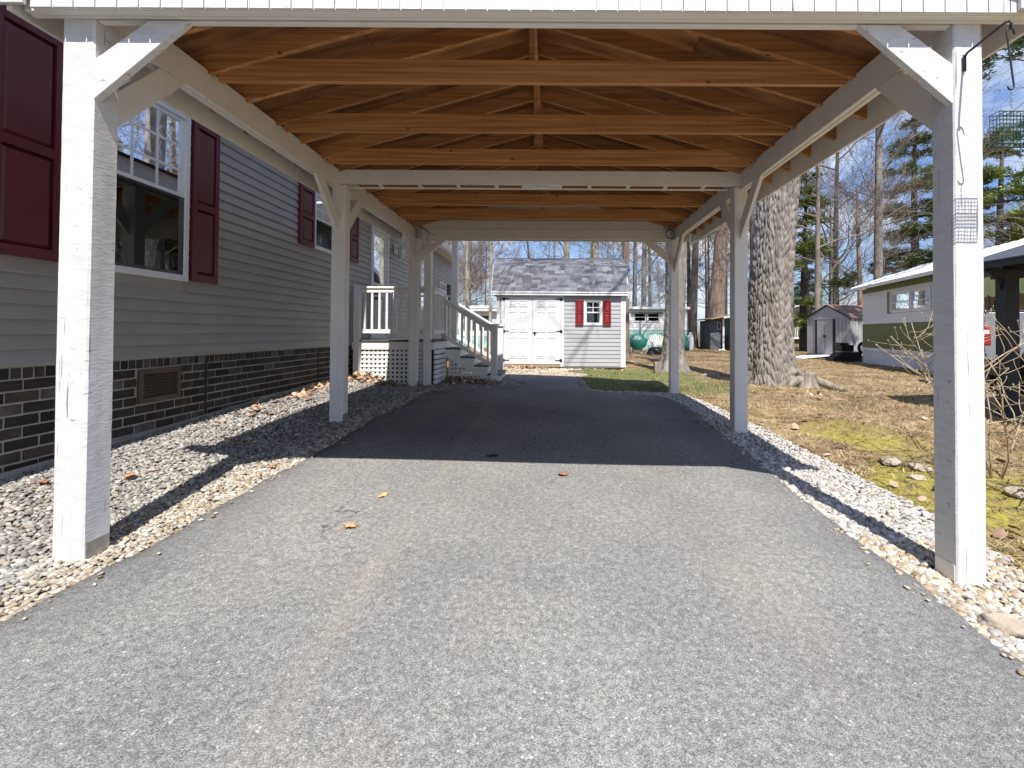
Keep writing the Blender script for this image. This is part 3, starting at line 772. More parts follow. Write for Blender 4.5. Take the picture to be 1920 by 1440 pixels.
def shutter(parent, T, u0, u1, z0, z1, m, split=.5, st=.055, local=False, th=.03):
    zs = z0 + (z1 - z0) * split
    f = MB(); e0, th = .023, th + .012
    f.box(u0, u0 + st, .002, th + .012, z0, z1); f.box(u1 - st, u1, .002, th + .012, z0, z1)
    for a, b in ((z0, z0 + st * 1.3), (zs - st * .6, zs + st * .6), (z1 - st * 1.3, z1)): f.box(u0 + st, u1 - st, .002, th + .0115, a, b)
    s = obj('shutter', tmap(f, T), m, parent, bevel=.003, local=local)
    for a, b in ((z0 + st * 1.3, zs - st * .6), (zs + st * .6, z1 - st * 1.3)):
        p = MB(); A, B, d0, d1 = u0 + st, u1 - st, .0225, th + .006
        e = min(.028, (B - A) * .22)
        p.add([(A, d0, a), (B, d0, a), (B, d0, b), (A, d0, b), (A + e, d1, a + e), (B - e, d1, a + e), (B - e, d1, b - e), (A + e, d1, b - e)],
              [(4, 5, 6, 7), (0, 1, 5, 4), (1, 2, 6, 5), (2, 3, 7, 6), (3, 0, 4, 7), (3, 2, 1, 0)])
        obj('panel', tmap(p, T), m, s, local=local)
    return s
def holes_wall(u0, u1, z0, z1, d0, d1, holes):
    m = MB(); us = sorted({u0, u1, *[h[0] for h in holes], *[h[1] for h in holes]})
    for a, b in zip(us, us[1:]):
        zz = z0
        for h in sorted([h for h in holes if h[0] <= a + 1e-6 and h[1] >= b - 1e-6], key=lambda h: h[2]):
            if h[2] > zz: m.box(a, b, d0, d1, zz, h[2])
            zz = h[3]
        if zz < z1: m.box(a, b, d0, d1, zz, z1)
    return m
def siding(parent, T, u0, u1, z0, z1, pitch, holes, m, name='siding_plank', lip=.013, local=False, joined=False, joints=0):
    n = int(math.ceil((z1 - z0) / pitch - 1e-6)); J = MB()
    for i in range(n):
        a, b = z0 + i * pitch, min(z0 + (i + 1) * pitch, z1)
        segs = [(u0, u1)]
        for h in holes:
            if h[2] < b - .01 and h[3] > a + .01:
                ns = []
                for s in segs:
                    if h[1] <= s[0] or h[0] >= s[1]: ns.append(s); continue
                    if h[0] > s[0]: ns.append((s[0], h[0]))
                    if h[1] < s[1]: ns.append((h[1], s[1]))
                segs = ns
        if joints:
            ns = []
            for s in segs:
                c = s[0]; cut = u0 + (i * 1.37) % joints
                while cut < s[1]:
                    if cut > c + .3 and cut < s[1] - .3: ns.append((c, cut - .0012)); c = cut
                    cut += joints
                ns.append((c, s[1]))
            segs = ns
        for s in segs:
            q = MB()
            prof = [(0, a - .006), (lip, a - .006), (lip, a + .006), (lip * .45, a + pitch * .52), (lip * .72, a + pitch * .56), (.002, b), (0, b)] if pitch > .15 else \
                   [(0, a - .005), (lip, a - .005), (lip, a + .007), (.0015, b), (0, b)]
            np_ = len(prof)
            q.add([(s[0], d, z) for d, z in prof] + [(s[1], d, z) for d, z in prof],
                  [tuple(range(np_)), tuple(range(2 * np_ - 1, np_ - 1, -1))] + [(k, np_ + k, np_ + (k + 1) % np_, (k + 1) % np_) for k in range(np_)])
            if joined: J.add(q.v, q.f)
            else: obj(name, tmap(q, T), m, parent, local=local)
    if joined:
        obj('siding', tmap(J, T), m, parent, local=local, kind='stuff')

# ------------------------------------------------------------------ carport
XC = -0.16
CP = thing('carport', 'white timber carport with open gable roof and stained wood rafters over the asphalt driveway', 'carport', (XC, 5.4, .15))
def rough_post(x0, x1, y0, y1, z0, z1, amp, seed, rings=60):
    per = []
    k = 7; e = .007
    for i in range(k): per.append((x0 + e + (x1 - x0 - 2 * e) * i / (k - 1), y0, 0, -1))
    for i in range(k): per.append((x1, y0 + e + (y1 - y0 - 2 * e) * i / (k - 1), 1, 0))
    for i in range(k): per.append((x1 - e - (x1 - x0 - 2 * e) * i / (k - 1), y1, 0, 1))
    for i in range(k): per.append((x0, y1 - e - (y1 - y0 - 2 * e) * i / (k - 1), -1, 0))
    m = MB(); n = len(per); vs = []
    for j in range(rings):
        z = z0 + (z1 - z0) * j / (rings - 1)
        for (x, y, nx_, ny_) in per:
            d = mnoise.noise(Vector((x * 9 + seed, y * 9, z * 1.6))) * amp + mnoise.noise(Vector((x * 30 + seed, y * 30, z * 14))) * amp * .45
            d += mnoise.noise(Vector((seed, nx_ * 3, z * 1.1 + ny_ * 5))) * amp * .9
            vs.append((x + nx_ * d, y + ny_ * d, z))
    fs = [tuple(range(n))[::-1], tuple(range((rings - 1) * n, rings * n))]
    for j in range(rings - 1):
        for i in range(n): fs.append((j * n + i, j * n + (i + 1) % n, (j + 1) * n + (i + 1) % n, (j + 1) * n + i))
    return m.add(vs, fs)
PW = .148
POST_Y = (2.435, 5.40, 8.335)
LX, RX = -2.455, 2.145         # outer post faces
for yi, y in enumerate(POST_Y):
    for sgn, xo in ((1, LX), (-1, RX)):
        x0, x1 = (xo, xo + PW) if sgn > 0 else (xo - PW, xo)
        zg = g((x0 + x1) / 2, y) - .04
        wide = .012 if (yi == 0 and sgn > 0) else 0
        p = obj('post', rough_post(x0 - wide, x1, y, y + PW, zg, 2.80 if yi == 1 else 2.77, (.0034 if yi == 0 else .0016), yi * 7 + sgn + 3), M_post if yi == 0 else M_white, CP, smooth=True)
        p.data.set_sharp_from_angle(angle=R(35))
        # steel base strap on the drive side
        xs = x1 if sgn > 0 else x0
        b = MB(); zb = g(xs, y)
        b.box(xs - .003, xs + .004, y + .012, y + PW - .012, zb - .02, zb + .085) if sgn > 0 else b.box(xs - .004, xs + .003, y + .012, y + PW - .012, zb - .02, zb + .085)
        s_ = obj('post_bracket', b, M_steel if sgn > 0 else M_white, CP)
BT, BB = 2.965, 2.765          # side beam top / bottom
for sgn, xo in ((1, LX), (-1, RX)):
    xa = xo + .006 if sgn > 0 else xo - .006
    for k in range(2):
        a = xa + sgn * k * .0425
        x0, x1 = sorted((a, a + sgn * .038))
        obj('beam', MB().box(x0, x1, 2.447, 8.52, BB + .003 * k, BT), M_white, CP, bevel=.003)
    # wider inner face board continues the beam over the post
    # knee braces along the drive
    xb0, xb1 = sorted((xo + sgn * .050, xo + sgn * .088))
    def ybrace(yp, dirn):
        z0 = BB - .002; L = .43; w = .20
        q = MB().prism([(yp, z0 - L - w * .55), (yp, z0 - L + w * .45), (yp + dirn * (L - w * .45), z0), (yp + dirn * (L + w * .55), z0)], 'x', xb0, xb1)
        obj('knee_brace', q, M_white, CP, bevel=.003)
    ybrace(POST_Y[0] + PW, 1)
    ybrace(POST_Y[1], -1); ybrace(POST_Y[1] + PW, 1); ybrace(POST_Y[2], -1)
# braces across the drive: flush with the front faces of the end posts
for y, z0, L, w in ((2.437, 2.742, .40, .20), (8.36, 2.768, .42, .17)):
    for sgn, xo in ((1, LX + PW), (-1, RX - PW)):
        pl = [(xo, z0 - L), (xo, z0 - L + w), (xo + sgn * (L - w + .07), z0), (xo + sgn * (L + .07), z0)]
        b = obj('knee_brace', MB().prism(pl, 'y', y, y + .04), M_post if y < 3 else M_white, CP, bevel=.003)
# front header and gable
obj('header_board', MB().box(-2.60, 2.40, 2.378, 2.414, 2.748, 2.965), M_white, CP, bevel=.003)
obj('header_board', MB().box(LX + PW + .002, RX - PW - .002, 2.448, 2.486, 2.742, 2.9), M_white, CP, bevel=.003)
obj('header_trim', MB().box(-2.60, 2.40, 2.4145, 2.4335, 2.7445, 2.80), M_white, CP)
SL = .283
def roof_z(x, base=3.56): return base - SL * abs(x - XC)
RT = 3.71                       # rafter top at the ridge
n = 47; x = -2.545
w_b = .1057
k = 0
while x < 2.32:
    a, b = x, min(x + w_b - .006, 2.335)
    zt = lambda q: roof_z(q, RT - .012)
    obj('siding_board', MB().prism([(a, 2.752), (b, 2.752), (b, zt(b)), (a, zt(a))] if not (a < XC < b) else [(a, 2.752), (b, 2.752), (b, zt(b)), (XC, zt(XC)), (a, zt(a))], 'y', 2.353, 2.366), M_post, CP)
    x += w_b
obj('gable_backing', MB().prism([(-2.55, 2.754), (2.335, 2.754), (2.335, roof_z(2.335, RT - .02)), (XC, RT - .02), (-2.55, roof_z(-2.55, RT - .02))], 'y', 2.3665, 2.3775), M_white, CP)
for sgn in (1, -1):
    # rake boards, with plumb-cut ends at the eaves
    xe = XC + sgn * 2.66; xi = XC + sgn * 2.40
    pl = [(xi, roof_z(xi, RT) - .19), (xe, roof_z(xe, RT) - .155), (xe, roof_z(xe, RT)), (XC + sgn * .001, RT), (XC + sgn * .001, RT - .19)]
    obj('rake_board', MB().prism([(xi - sgn * .0, 2.757), (xe, 2.757), (xe, roof_z(xe, RT) - .003), (xi, roof_z(xi, RT) - .003)], 'y', 2.330, 2.352), M_post, CP, bevel=.003)
    obj('rake_board', MB().prism([(XC + sgn * .002, RT - .20), (xi, roof_z(xi, RT) - .2), (xi, roof_z(xi, RT) - .003), (XC + sgn * .002, RT - .003)], 'y', 2.332, 2.3515), M_post, CP)
# eave fascias
FXL, FXR = -2.66, 2.42
obj('fascia_board', MB().box(FXL, FXL + .022, 2.353, 8.64, 2.735, 2.975), M_white, CP, bevel=.003)
obj('fascia_board', MB().box(FXR - .022, FXR, 2.353, 8.64, 2.735, 2.96), M_white, CP, bevel=.003)
# rafters (one shared mesh per side), ties, king posts, sheathing, shingles
raf = {}
for sgn in (1, -1):
    half = (FXR - .026 - XC) if sgn > 0 else (XC - FXL - .026)
    xe = XC + sgn * half
    pl = [(0.0, 3.56), (xe - XC, 3.56 - SL * half), (xe - XC, 3.69 - SL * half), (0, 3.69)]
    raf[sgn] = mesh_of('rafter', MB().prism(pl, 'y', -.019, .019), M_wood)
RY = [2.52 + .41 * i for i in range(15)]
for i, y in enumerate(RY):
    for sgn in (1, -1):
        piece('rafter', raf[sgn], (XC + sgn * .019, y, 0), CP)
obj('ridge_board', MB().box(XC - .0185, XC + .0185, 2.38, 8.6, 3.505, 3.692), M_wood, CP)
for i, y in enumerate((3.37, 4.21, 5.02, 5.84, 6.66, 7.47)):
    x0, x1 = LX + .03, RX - .03
    q = MB().prism([(x0 + .0, 2.9675), (x0 + .10, 2.9675), (x0 + .105, 2.905), (x1 - .105, 2.905), (x1 - .10, 2.9675), (x1, 2.9675), (x1 - .02, 3.0), (x1 - .25, 3.063), (x0 + .25, 3.063), (x0 + .02, 3.0)], 'y', y - .019, y + .019)
    obj('tie_beam', q, M_wood, CP, bevel=.003)
    kw = .019 if i != 2 else .045
    obj('king_post', MB().box(XC - kw, XC + kw, y + .022, y + .06, 3.0, 3.54), M_wood, CP)
    o = obj('tie_hook', MB().tube([(XC + .5, y - .02, 2.99), (XC + .5, y - .035, 2.985), (XC + .5, y - .035, 2.97)], .004, 6), M_steel, CP)
for sgn in (1, -1):
    xe = FXR if sgn > 0 else FXL
    cut = [0.01, 1.22, abs(xe - XC)]
    for a, b in zip(cut, cut[1:]):
        for (y0, y1) in ((2.38, 4.36), (4.366, 6.80), (6.806, 8.6)):
            A, B = XC + sgn * a, XC + sgn * (b - .004)
            q = MB().prism([(A, 3.692 - SL * a), (B, 3.692 - SL * (b - .004)), (B, 3.706 - SL * (b - .004)), (A, 3.706 - SL * a)], 'y', y0, y1)
            obj('roof_sheathing', q, M_sheath, CP)
    he = abs(xe - XC) + .03
    obj('shingle_cover', MB().prism([(XC, 3.72), (XC + sgn * he, 3.72 - SL * he), (XC + sgn * he, 3.708 - SL * he), (XC, 3.708)], 'y', 2.325, 8.67), M_roofdark, CP)
# middle cross beam: two boards with spacer blocks
xm0, xm1 = LX + .066, RX - .04
obj('cross_beam', MB().box(xm0, xm1, 5.385, 5.421, 2.812, 2.968), M_white, CP, bevel=.003)
obj('cross_beam', MB().box(LX + PW + .003, RX - PW - .003, 5.535, 5.571, 2.806, 2.818), M_white, CP, bevel=.003)
for dx in (-1.94, -1.50, -1.07, -.64, .40, .83, 1.25, 1.67):
    o = obj('spacer_block', MB().box(dx - .02, dx + .02, 5.4225, 5.534, 2.812, 2.822), M_white, CP)
sp = obj('spacer_block', MB().box(-.36, .09, 5.4225, 5.534, 2.8105, 2.84), M_white, CP, bevel=.004)
obj('outlet_plate', MB().box(-.25, -.02, 5.445, 5.505, 2.803, 2.8102), M_vinyl, sp, bevel=.003)
# rear beam of two stacked boards, closed rear gable
obj('rear_beam', MB().box(LX + PW + .003, RX - PW - .003, 8.345, 8.385, 2.772, 2.945), M_white, CP, bevel=.004)
obj('rear_beam', MB().prism([(LX + .10, 2.9495), (RX - .10, 2.9495), (RX - .12, 3.0), (RX - .30, 3.088), (LX + .30, 3.088), (LX + .12, 3.0)], 'y', 8.342, 8.383), M_white, CP, bevel=.004)
obj('rear_gable', MB().prism([(-2.6, 2.772), (2.38, 2.772), (2.38, roof_z(2.38, 3.69)), (XC, 3.69), (-2.6, roof_z(-2.6, 3.69))], 'y', 8.55, 8.565), M_white, CP)
# nail heads left on the beams
nb = mesh_of('nail_head', MB().lathe([(.0001, -.002), (.005, -.002), (.005, .0), (.0001, .001)], 8), M_steel)
for x_ in (-1.3, -.55, .2, .32, .62, 1.25, 1.9):
    for dz in (.03, .09): piece('nail_head', nb, (x_, 5.384, 2.83 + dz), CP, rot=(R(90), 0, 0))

# ------------------------------------------------------------------ house on the left
HX = -3.55
HO = thing('manufactured_home', 'long taupe vinyl sided home with burgundy shutters and dark brick skirt left of the carport', 'house', (HX, 6.0, .25))
TH = lambda u, d, z: (HX + d, u, z)
HOLES = [(3.50, 4.72, 1.65, 3.25), (7.19, 8.42, 2.40, 3.25), (9.48, 10.46, .98, 3.27), (13.0, 13.75, 1.75, 3.1), (1.2, 2.4, 1.65, 3.25)]
HTOP = 3.575
obj('wall', tmap(holes_wall(-6, 17.55, .93, HTOP, -.12, -.001, HOLES), TH), M_siding, HO)
hw = MB(); hw.box(HX - 4.6, HX - 4.5, -6, 17.55, .3, HTOP); hw.box(HX - 4.5, HX - .125, -6, -5.9, .3, HTOP); hw.box(HX - 4.5, HX - .125, 17.45, 17.55, .3, HTOP); hw.box(HX - 4.5, HX - .125, -5.9, 17.45, .9, .93); hw.box(HX - 4.5, HX - .125, -5.9, 17.45, 3.45, 3.5)
obj('shell', hw, M_dark, HO)
siding(HO, TH, -6, 17.55, .955, HTOP, .1015, HOLES, M_siding, joints=3.66, lip=.021)
obj('corner_trim', tmap(MB().box(17.50, 17.60, 0, .02, .95, HTOP), TH), M_vinyl, HO)
obj('starter_strip', tmap(MB().box(-6, 17.5, .001, .016, .936, .951), TH), M_trim, HO)
window(HO, TH, 3.50, 4.72, 1.65, 3.25, 4, 3, rail=2.46, screen=True)
window(HO, TH, 7.19, 8.42, 2.40, 3.25, 4, 2, rail=2.86, screen=True)
window(HO, TH, 13.0, 13.75, 1.75, 3.1, 3, 2)
window(HO, TH, 1.2, 2.4, 1.65, 3.25, 4, 3, rail=2.46, screen=True)
shutter(HO, TH, 3.03, 3.475, 1.665, 3.25, M_red, split=.47)
shutter(HO, TH, 4.745, 5.11, 1.665, 3.25, M_red, split=.47)
shutter(HO, TH, 6.76, 7.17, 2.40, 3.25, M_red, split=.5)
shutter(HO, TH, 8.44, 8.80, 2.40, 3.25, M_red, split=.5)
shutter(HO, TH, 16.25, 16.7, 1.35, 2.75, M_barkdark, split=.5)
window(HO, TH, 15.2, 16.2, 1.35, 2.75, 3, 2)
# entrance door with a full glass storm door
d = obj('door', tmap(frame_mb(9.48, 10.46, .99, 3.27, .075, -.05, .04), TH), M_vinyl, HO, bevel=.004)
obj('door_leaf', tmap(frame_mb(9.56, 10.38, 1.03, 3.19, .085, -.02, .016, wb=.2), TH), M_vinyl, d)
obj('glass_pane', tmap(ubox(9.64, 10.30, -.005, .0, 2.15, 3.11), TH), M_glass, d)
obj('glass_pane', tmap(ubox(9.64, 10.30, -.005, .0, 1.22, 2.10), TH), M_glass, d)
obj('glass_rail', tmap(ubox(9.642, 10.298, -.012, .01, 2.1, 2.15), TH), M_vinyl, d)
obj('inner_door', tmap(ubox(9.56, 10.38, -.11, -.08, 1.0, 2.12), TH), M_vinyl, d)
obj('handle', tmap(ubox(10.33, 10.36, .017, .06, 1.98, 2.14), TH), M_steel, d)
# porch lantern
lm = obj('wall_lantern', tmap(MB().box(10.80, 11.02, .022, .04, 2.90, 3.12), TH), M_vinyl, HO, bevel=.004)
ln = MB(); ln.lathe([(.05, 0), (.075, .02), (.085, .2), (.05, .22), (.012, .25), (.012, .29)], 6, (HX + .16, 10.91, 2.80))
obj('lantern_body', ln, M_lampglass, lm)
obj('lantern_cap', MB().lathe([(.1, 0), (.095, .015), (.03, .06), (.01, .08)], 6, (HX + .16, 10.91, 3.02)), M_vinyl, lm)
obj('lantern_arm', MB().tube([(HX + .03, 10.91, 3.0), (HX + .1, 10.91, 3.14), (HX + .16, 10.91, 3.10)], .012, 6), M_vinyl, lm)
# eaves, gutter and roof
obj('soffit', tmap(MB().box(-6.2, 17.65, -.05, .33, HTOP, HTOP + .012), TH), M_vinyl, HO)
obj('fascia', tmap(MB().box(-6.2, 17.65, .331, .352, HTOP - .01, HTOP + .15), TH), M_vinyl, HO)
obj('gutter', tmap(MB().prism([(.353, 3.60), (.40, 3.60), (.44, 3.66), (.45, 3.72), (.44, 3.72), (.43, 3.66), (.395, 3.612), (.353, 3.612)], 'x', 0, 1), lambda u, d, z: (HX + d, -6.2 + u * 23.85, z)), M_vinyl, HO)
rf = MB(); rf.prism([(HX + .37, 3.73), (HX + .37, 3.75), (HX - 2.3, 4.42), (HX - 4.95, 3.75), (HX - 4.95, 3.73), (HX - 2.3, 4.40)], 'y', -6.25, 17.7)
obj('roof', rf, M_roofdark, HO)
obj('gable_end', MB().prism([(HX - 4.6, 3.58), (HX, 3.58), (HX, 3.64), (HX - 2.3, 4.39), (HX - 4.6, 3.72)], 'y', 17.45, 17.545), M_siding, HO)
# brick skirt: soldier row on top, running courses below, every brick its own piece
def base_z(y): return float(np.interp(y, [-6, 3.17, 7.86, 18], [.05, .225, .405, .42]))
sk = obj('brick_skirt', tmap(MB().box(-6, 17.5, -.02, .004, .0, .932), TH), M_mortar, HO)
def brick_mesh(name, L, H, m):
    q = MB(); e = .003
    q.add([(0, -L / 2, -H / 2), (0, L / 2, -H / 2), (0, L / 2, H / 2), (0, -L / 2, H / 2), (.0065, -L / 2 + e, -H / 2 + e), (.0065, L / 2 - e, -H / 2 + e), (.0065, L / 2 - e, H / 2 - e), (.0065, -L / 2 + e, H / 2 - e)],
          [(4, 5, 6, 7), (0, 1, 5, 4), (1, 2, 6, 5), (2, 3, 7, 6), (3, 0, 4, 7)])
    return mesh_of(name, q, m)
bm = [brick_mesh('brick', .207, .066, M_brick), brick_mesh('brick', .207, .066, M_brick2)]
bs = [brick_mesh('soldier_brick', .062, .07, M_brick), brick_mesh('soldier_brick', .062, .07, M_brick2)]
VENT = (4.19, 4.66, .55, .845)
y = 2.35
while y < 8.7:
    piece('soldier_brick', bs[rnd.random() < .15], (HX + .0042, y, .893), HO, rot=(rnd.uniform(-.02, .02), 0, 0)); y += .0745
for r_ in range(10):
    z = .815 - r_ * .079
    y = 2.3 + (r_ % 2) * .11
    while y < 8.7:
        seam = abs(((y - 5.0 + .1) % 2.4) - .1) < .0
        if z + .022 > base_z(y) + .034:
            a, b = y - .1035, y + .1035
            segs = [(a, b)]
            if VENT[2] - .03 < z < VENT[3] + .02:
                segs = [q for q in ((a, min(b, VENT[0] - .008)), (max(a, VENT[1] + .008), b)) if q[1] - q[0] > .025]
                if b <= VENT[0] or a >= VENT[1]: segs = [(a, b)]
            for a, b in segs:
                piece('brick', bm[rnd.random() < .13], (HX + .0042, (a + b) / 2 + rnd.uniform(-.002, .002), z + rnd.uniform(-.0015, .0015)), HO, scale=(1, (b - a) / .207, 1), rot=(rnd.uniform(-.006, .006), 0, 0))
        y += .220
for ys_ in (5.02, 7.42): obj('skirt_seam', tmap(MB().box(ys_ - .011, ys_ + .011, .0045, .014, base_z(ys_) + .03, .86), TH), M_brick, HO)
# base track and weathered board that follow the slope of the ground
def sloped(y0, y1, d0, d1, h0, h1, seg=8):
    q = MB()
    yy = [y0 + (y1 - y0) * i / seg for i in range(seg + 1)]
    for a, b in zip(yy, yy[1:]):
        q.add([(HX + d, yv, base_z(yv) + h) for yv in (a, b) for d, h in ((d0, h0), (d1, h0), (d1, h1), (d0, h1))], [(0, 1, 2, 3), (7, 6, 5, 4), (0, 4, 5, 1), (1, 5, 6, 2), (2, 6, 7, 3), (3, 7, 4, 0)])
    return q
obj('skirt_track', sloped(-6, 9, .003, .022, -.005, .034), M_trim, HO)
obj('skirt_track', sloped(-6, 9, .005, .040, -.016, -.006), M_trim, HO)
obj('skirt_board', sloped(-6, 9, -.005, .048, -.10, -.018), M_tanwood, HO)
v = obj('skirt_vent', tmap(frame_mb(VENT[0], VENT[1], VENT[2], VENT[3], .045, .005, .03), TH), M_vent, HO, bevel=.003)
vm = MB()
for i in range(1, 16): u = VENT[0] + .045 + (VENT[1] - VENT[0] - .09) * i / 16; vm.box(u - .003, u + .003, .012, .017, VENT[2] + .04, VENT[3] - .04)
for i in range(1, 8): z = VENT[2] + .045 + (VENT[3] - VENT[2] - .09) * i / 8; vm.box(VENT[0] + .04, VENT[1] - .04, .0115, .0175, z - .003, z + .003)
obj('vent_grille', tmap(vm, TH), M_vent, v)
obj('vent_backing', tmap(ubox(VENT[0] + .04, VENT[1] - .04, .0045, .008, VENT[2] + .04, VENT[3] - .04), TH), M_dark, v)

# ------------------------------------------------------------------ porch with steps, beside the house
PO = thing('porch_deck', 'white porch deck with lattice skirt, railing and side steps against the taupe house', 'porch', (-2.8, 8.6, .25))
DZ = 1.03; DX0, DX1, DY0, DY1 = HX + .03, -2.085, 8.58, 10.70
for i in range(15):                                   # deck boards run across
    a = DY0 - .02 + i * .1425
    obj('deck_board', MB().box(DX0 + .02, DX1 + .02, a, a + .137, DZ - .026, DZ), M_deckgrey, PO, bevel=.003)
obj('rim_board', MB().box(DX0, DX1, DY0, DY0 + .036, .862, DZ - .028), M_white, PO, bevel=.003)
obj('rim_board', MB().box(DX1 - .036, DX1, DY0 + .037, DY1, .862, DZ - .028), M_white, PO, bevel=.003)
for (px, py, top) in ((-3.43, 8.60, 1.98), (-2.195, 8.60, 3.2), (-2.13, 10.62, 3.2), (-2.13, 9.60, 1.86)):
    w = .052 if top < 3 else .062
    obj('porch_post', MB().box(px - w, px + w, py - w, py + w, g(px, py) - .05, top), M_white, PO, bevel=.004)
obj('rail', MB().box(-3.378, -2.257, 8.555, 8.645, 1.93, 1.968), M_white, PO, bevel=.006)
obj('rail', MB().box(-3.378, -2.257, 8.575, 8.625, 1.86, 1.928), M_white, PO, bevel=.004)
obj('rail', MB().box(-3.378, -2.257, 8.575, 8.625, 1.145, 1.215), M_white, PO, bevel=.004)
bal = mesh_of('baluster', MB().box(-.018, .018, -.018, .018, 0, .645), M_white)
x = -3.30
while x < -2.30: piece('baluster', bal, (x, 8.60, 1.2155), PO); x += .129
for a, b in ((8.663, 9.547),):
    obj('rail', MB().box(-2.165, -2.085, a, b, 1.93, 1.968), M_white, PO, bevel=.006)
    obj('rail', MB().box(-2.15, -2.10, a, b, 1.86, 1.928), M_white, PO, bevel=.004)
    obj('rail', MB().box(-2.15, -2.10, a, b, 1.145, 1.215), M_white, PO, bevel=.004)
    y = a + .08
    while y < b - .03: piece('baluster', bal, (-2.125, y, 1.2155), PO); y += .115
# rear rail
obj('rail', MB().box(-3.5, -2.195, 10.58, 10.66, 1.93, 1.968), M_white, PO); obj('rail', MB().box(-3.5, -2.195, 10.6, 10.65, 1.145, 1.215), M_white, PO)
x = -3.4
while x < -2.25: piece('baluster', bal, (x, 10.625, 1.2155), PO); x += .129
# square lattice on the front
LZ0, LZ1 = .24, .86
lx = -3.375
lat_v = mesh_of('lattice_slat', MB().box(-.021, .021, 0, .006, LZ0, LZ1), M_white)
lat_h = mesh_of('lattice_slat', MB().box(-3.38, -2.26, 0, .006, -.021, .021), M_white)
while lx < -2.26: piece('lattice_slat', lat_v, (lx, 8.606, 0), PO); lx += .0765
z = LZ0 + .03
while z < LZ1: piece('lattice_slat', lat_h, (0, 8.5985, z), PO); z += .0765
obj('under_deck_shade', MB().box(DX0, -2.2, 8.9, 8.92, .2, .84), M_dark, PO)  # near-black sheet in place of the shade under the deck
# slatted side skirt
z = .26
while z < .85:
    obj('skirt_slat', MB().prism([(-2.105, z), (-2.068, z - .006), (-2.085, z + .060), (-2.105, z + .060)], 'y', 8.665, 9.545), M_white, PO); z += .088
obj('skirt_backing', MB().box(-2.135, -2.1065, 8.64, 9.56, .15, .86), M_dark, PO)  # near-black sheet that paints the shade lines between the slats
# steps go down to the right, between two stringers
treads = [(.868, -1.80), (.70, -1.535), (.535, -1.275), (.37, -1.02)]
px_ = -2.085
for i, (tz, xe) in enumerate(treads):
    obj('tread', MB().box(px_ - .0, xe + .03, 9.53, 10.62, tz - .03, tz), M_deckgrey, PO, bevel=.004)
    obj('riser', MB().box(xe - .02, xe, 9.56, 10.60, (treads[i + 1][0] if i < 3 else g(-1, 9.6)) + .001, tz - .031), M_white, PO)
    px_ = xe + .001
for y in (9.515, 10.622):
    pl = [(-2.084, .86)]
    pp = -2.084
    for tz, xe in treads:
        pl += [(pp, tz - .032), (xe, tz - .032)]; pp = xe
    pl += [(-1.02, .2), (-1.22, .2), (-2.084, .70)]
    obj('stringer', MB().prism(pl[1:], 'y', y, y + .036), M_white, PO)
z = .27
while z < .66:
    xe = -2.07 + (.72 - z) / .5 * .82
    obj('lattice_slat', MB().box(-2.02, max(-1.98, xe), 9.535, 9.541, z - .021, z + .021), M_white, PO); z += .0765
lx = -2.0
while lx < -1.3:
    zt = .70 - (lx + 2.05) / .82 * .5
    obj('lattice_slat', MB().box(lx - .021, lx + .021, 9.5425, 9.5485, .22, max(.25, zt)), M_white, PO); lx += .0765
for y in (9.50, 10.60):
    obj('newel_post', MB().box(-1.195, -1.075, y - .055, y + .055, g(-1.1, y) - .03, 1.30), M_white, PO, bevel=.004)
    obj('newel_cap', MB().box(-1.225, -1.045, y - .085, y + .085, 1.3005, 1.335), M_white, PO, bevel=.008)
    a, b = Vector((-2.085, y, 1.80)), Vector((-1.198, y, 1.275))
    obj('hand_rail', MB().bar(a, b, .085, .04), M_white, PO, bevel=.006)
    obj('hand_rail', MB().bar(a - Vector((0, 0, .055)), b - Vector((0, 0, .055)), .04, .065), M_white, PO)
    a2, b2 = Vector((-2.085, y, 1.08)), Vector((-1.198, y, .55))
    obj('hand_rail', MB().bar(a2, b2, .04, .07), M_white, PO, bevel=.004)
    for k in range(7):
        t = (k + .6) / 7.1
        p = a2.lerp(b2, t)
        obj('baluster', MB().prism([(p.x - .018, p.z + .035 - (-.018) * .59), (p.x + .018, p.z + .035 - .018 * .59), (p.x + .018, p.z + .62 - .018 * .59), (p.x - .018, p.z + .62 + .018 * .59)], 'y', y - .018, y + .018), M_white, PO)
# porch roof carried by the two tall posts
obj('porch_beam', MB().box(-2.2, -2.09, 8.45, 10.85, 3.2, 3.36), M_white, PO, bevel=.004)
obj('porch_roof', MB().prism([(HX + .36, 3.49), (-1.9, 3.37), (-1.9, 3.40), (HX + .36, 3.53)], 'y', 8.75, 10.95), M_whiteroof, PO)

# ------------------------------------------------------------------ storage shed at the end of the drive
SY = 13.2
SX0, SX1 = -1.52, 1.95
SH = thing('storage_shed', 'light grey storage shed with white double doors, red shutters and grey shingle roof', 'shed', (.2, SY, .22))
TS = lambda u, d, z: (u, SY - d, z)
ze = 2.235
SHH = [(.845, 1.305, 1.39, 2.04)]
obj('wall', tmap(holes_wall(SX0, SX1, .24, ze, -.06, -.001, SHH), TS), M_shed_siding, SH)
obj('shell', MB().box(SX0, SX0 + .06, SY + .061, SY + 2.5, .24, ze).box(SX1 - .06, SX1, SY + .061, SY + 2.5, .24, ze).box(SX0 + .061, SX1 - .061, SY + 2.44, SY + 2.5, .24, ze).box(SX0 + .061, SX1 - .061, SY + .061, SY + 2.43, .22, .26), M_shed_siding, SH)
obj('skid', MB().box(SX0 + .02, SX1 - .02, SY + .05, SY + .18, .12, .235), M_tanwood, SH)
siding(SH, TS, .295, SX1 - .13, .275, ze - .01, .1085, SHH, M_shed_siding, lip=.014)
siding(SH, TS, SX0 + .085, -1.395, .275, ze - .01, .1085, [], M_shed_siding, lip=.014)
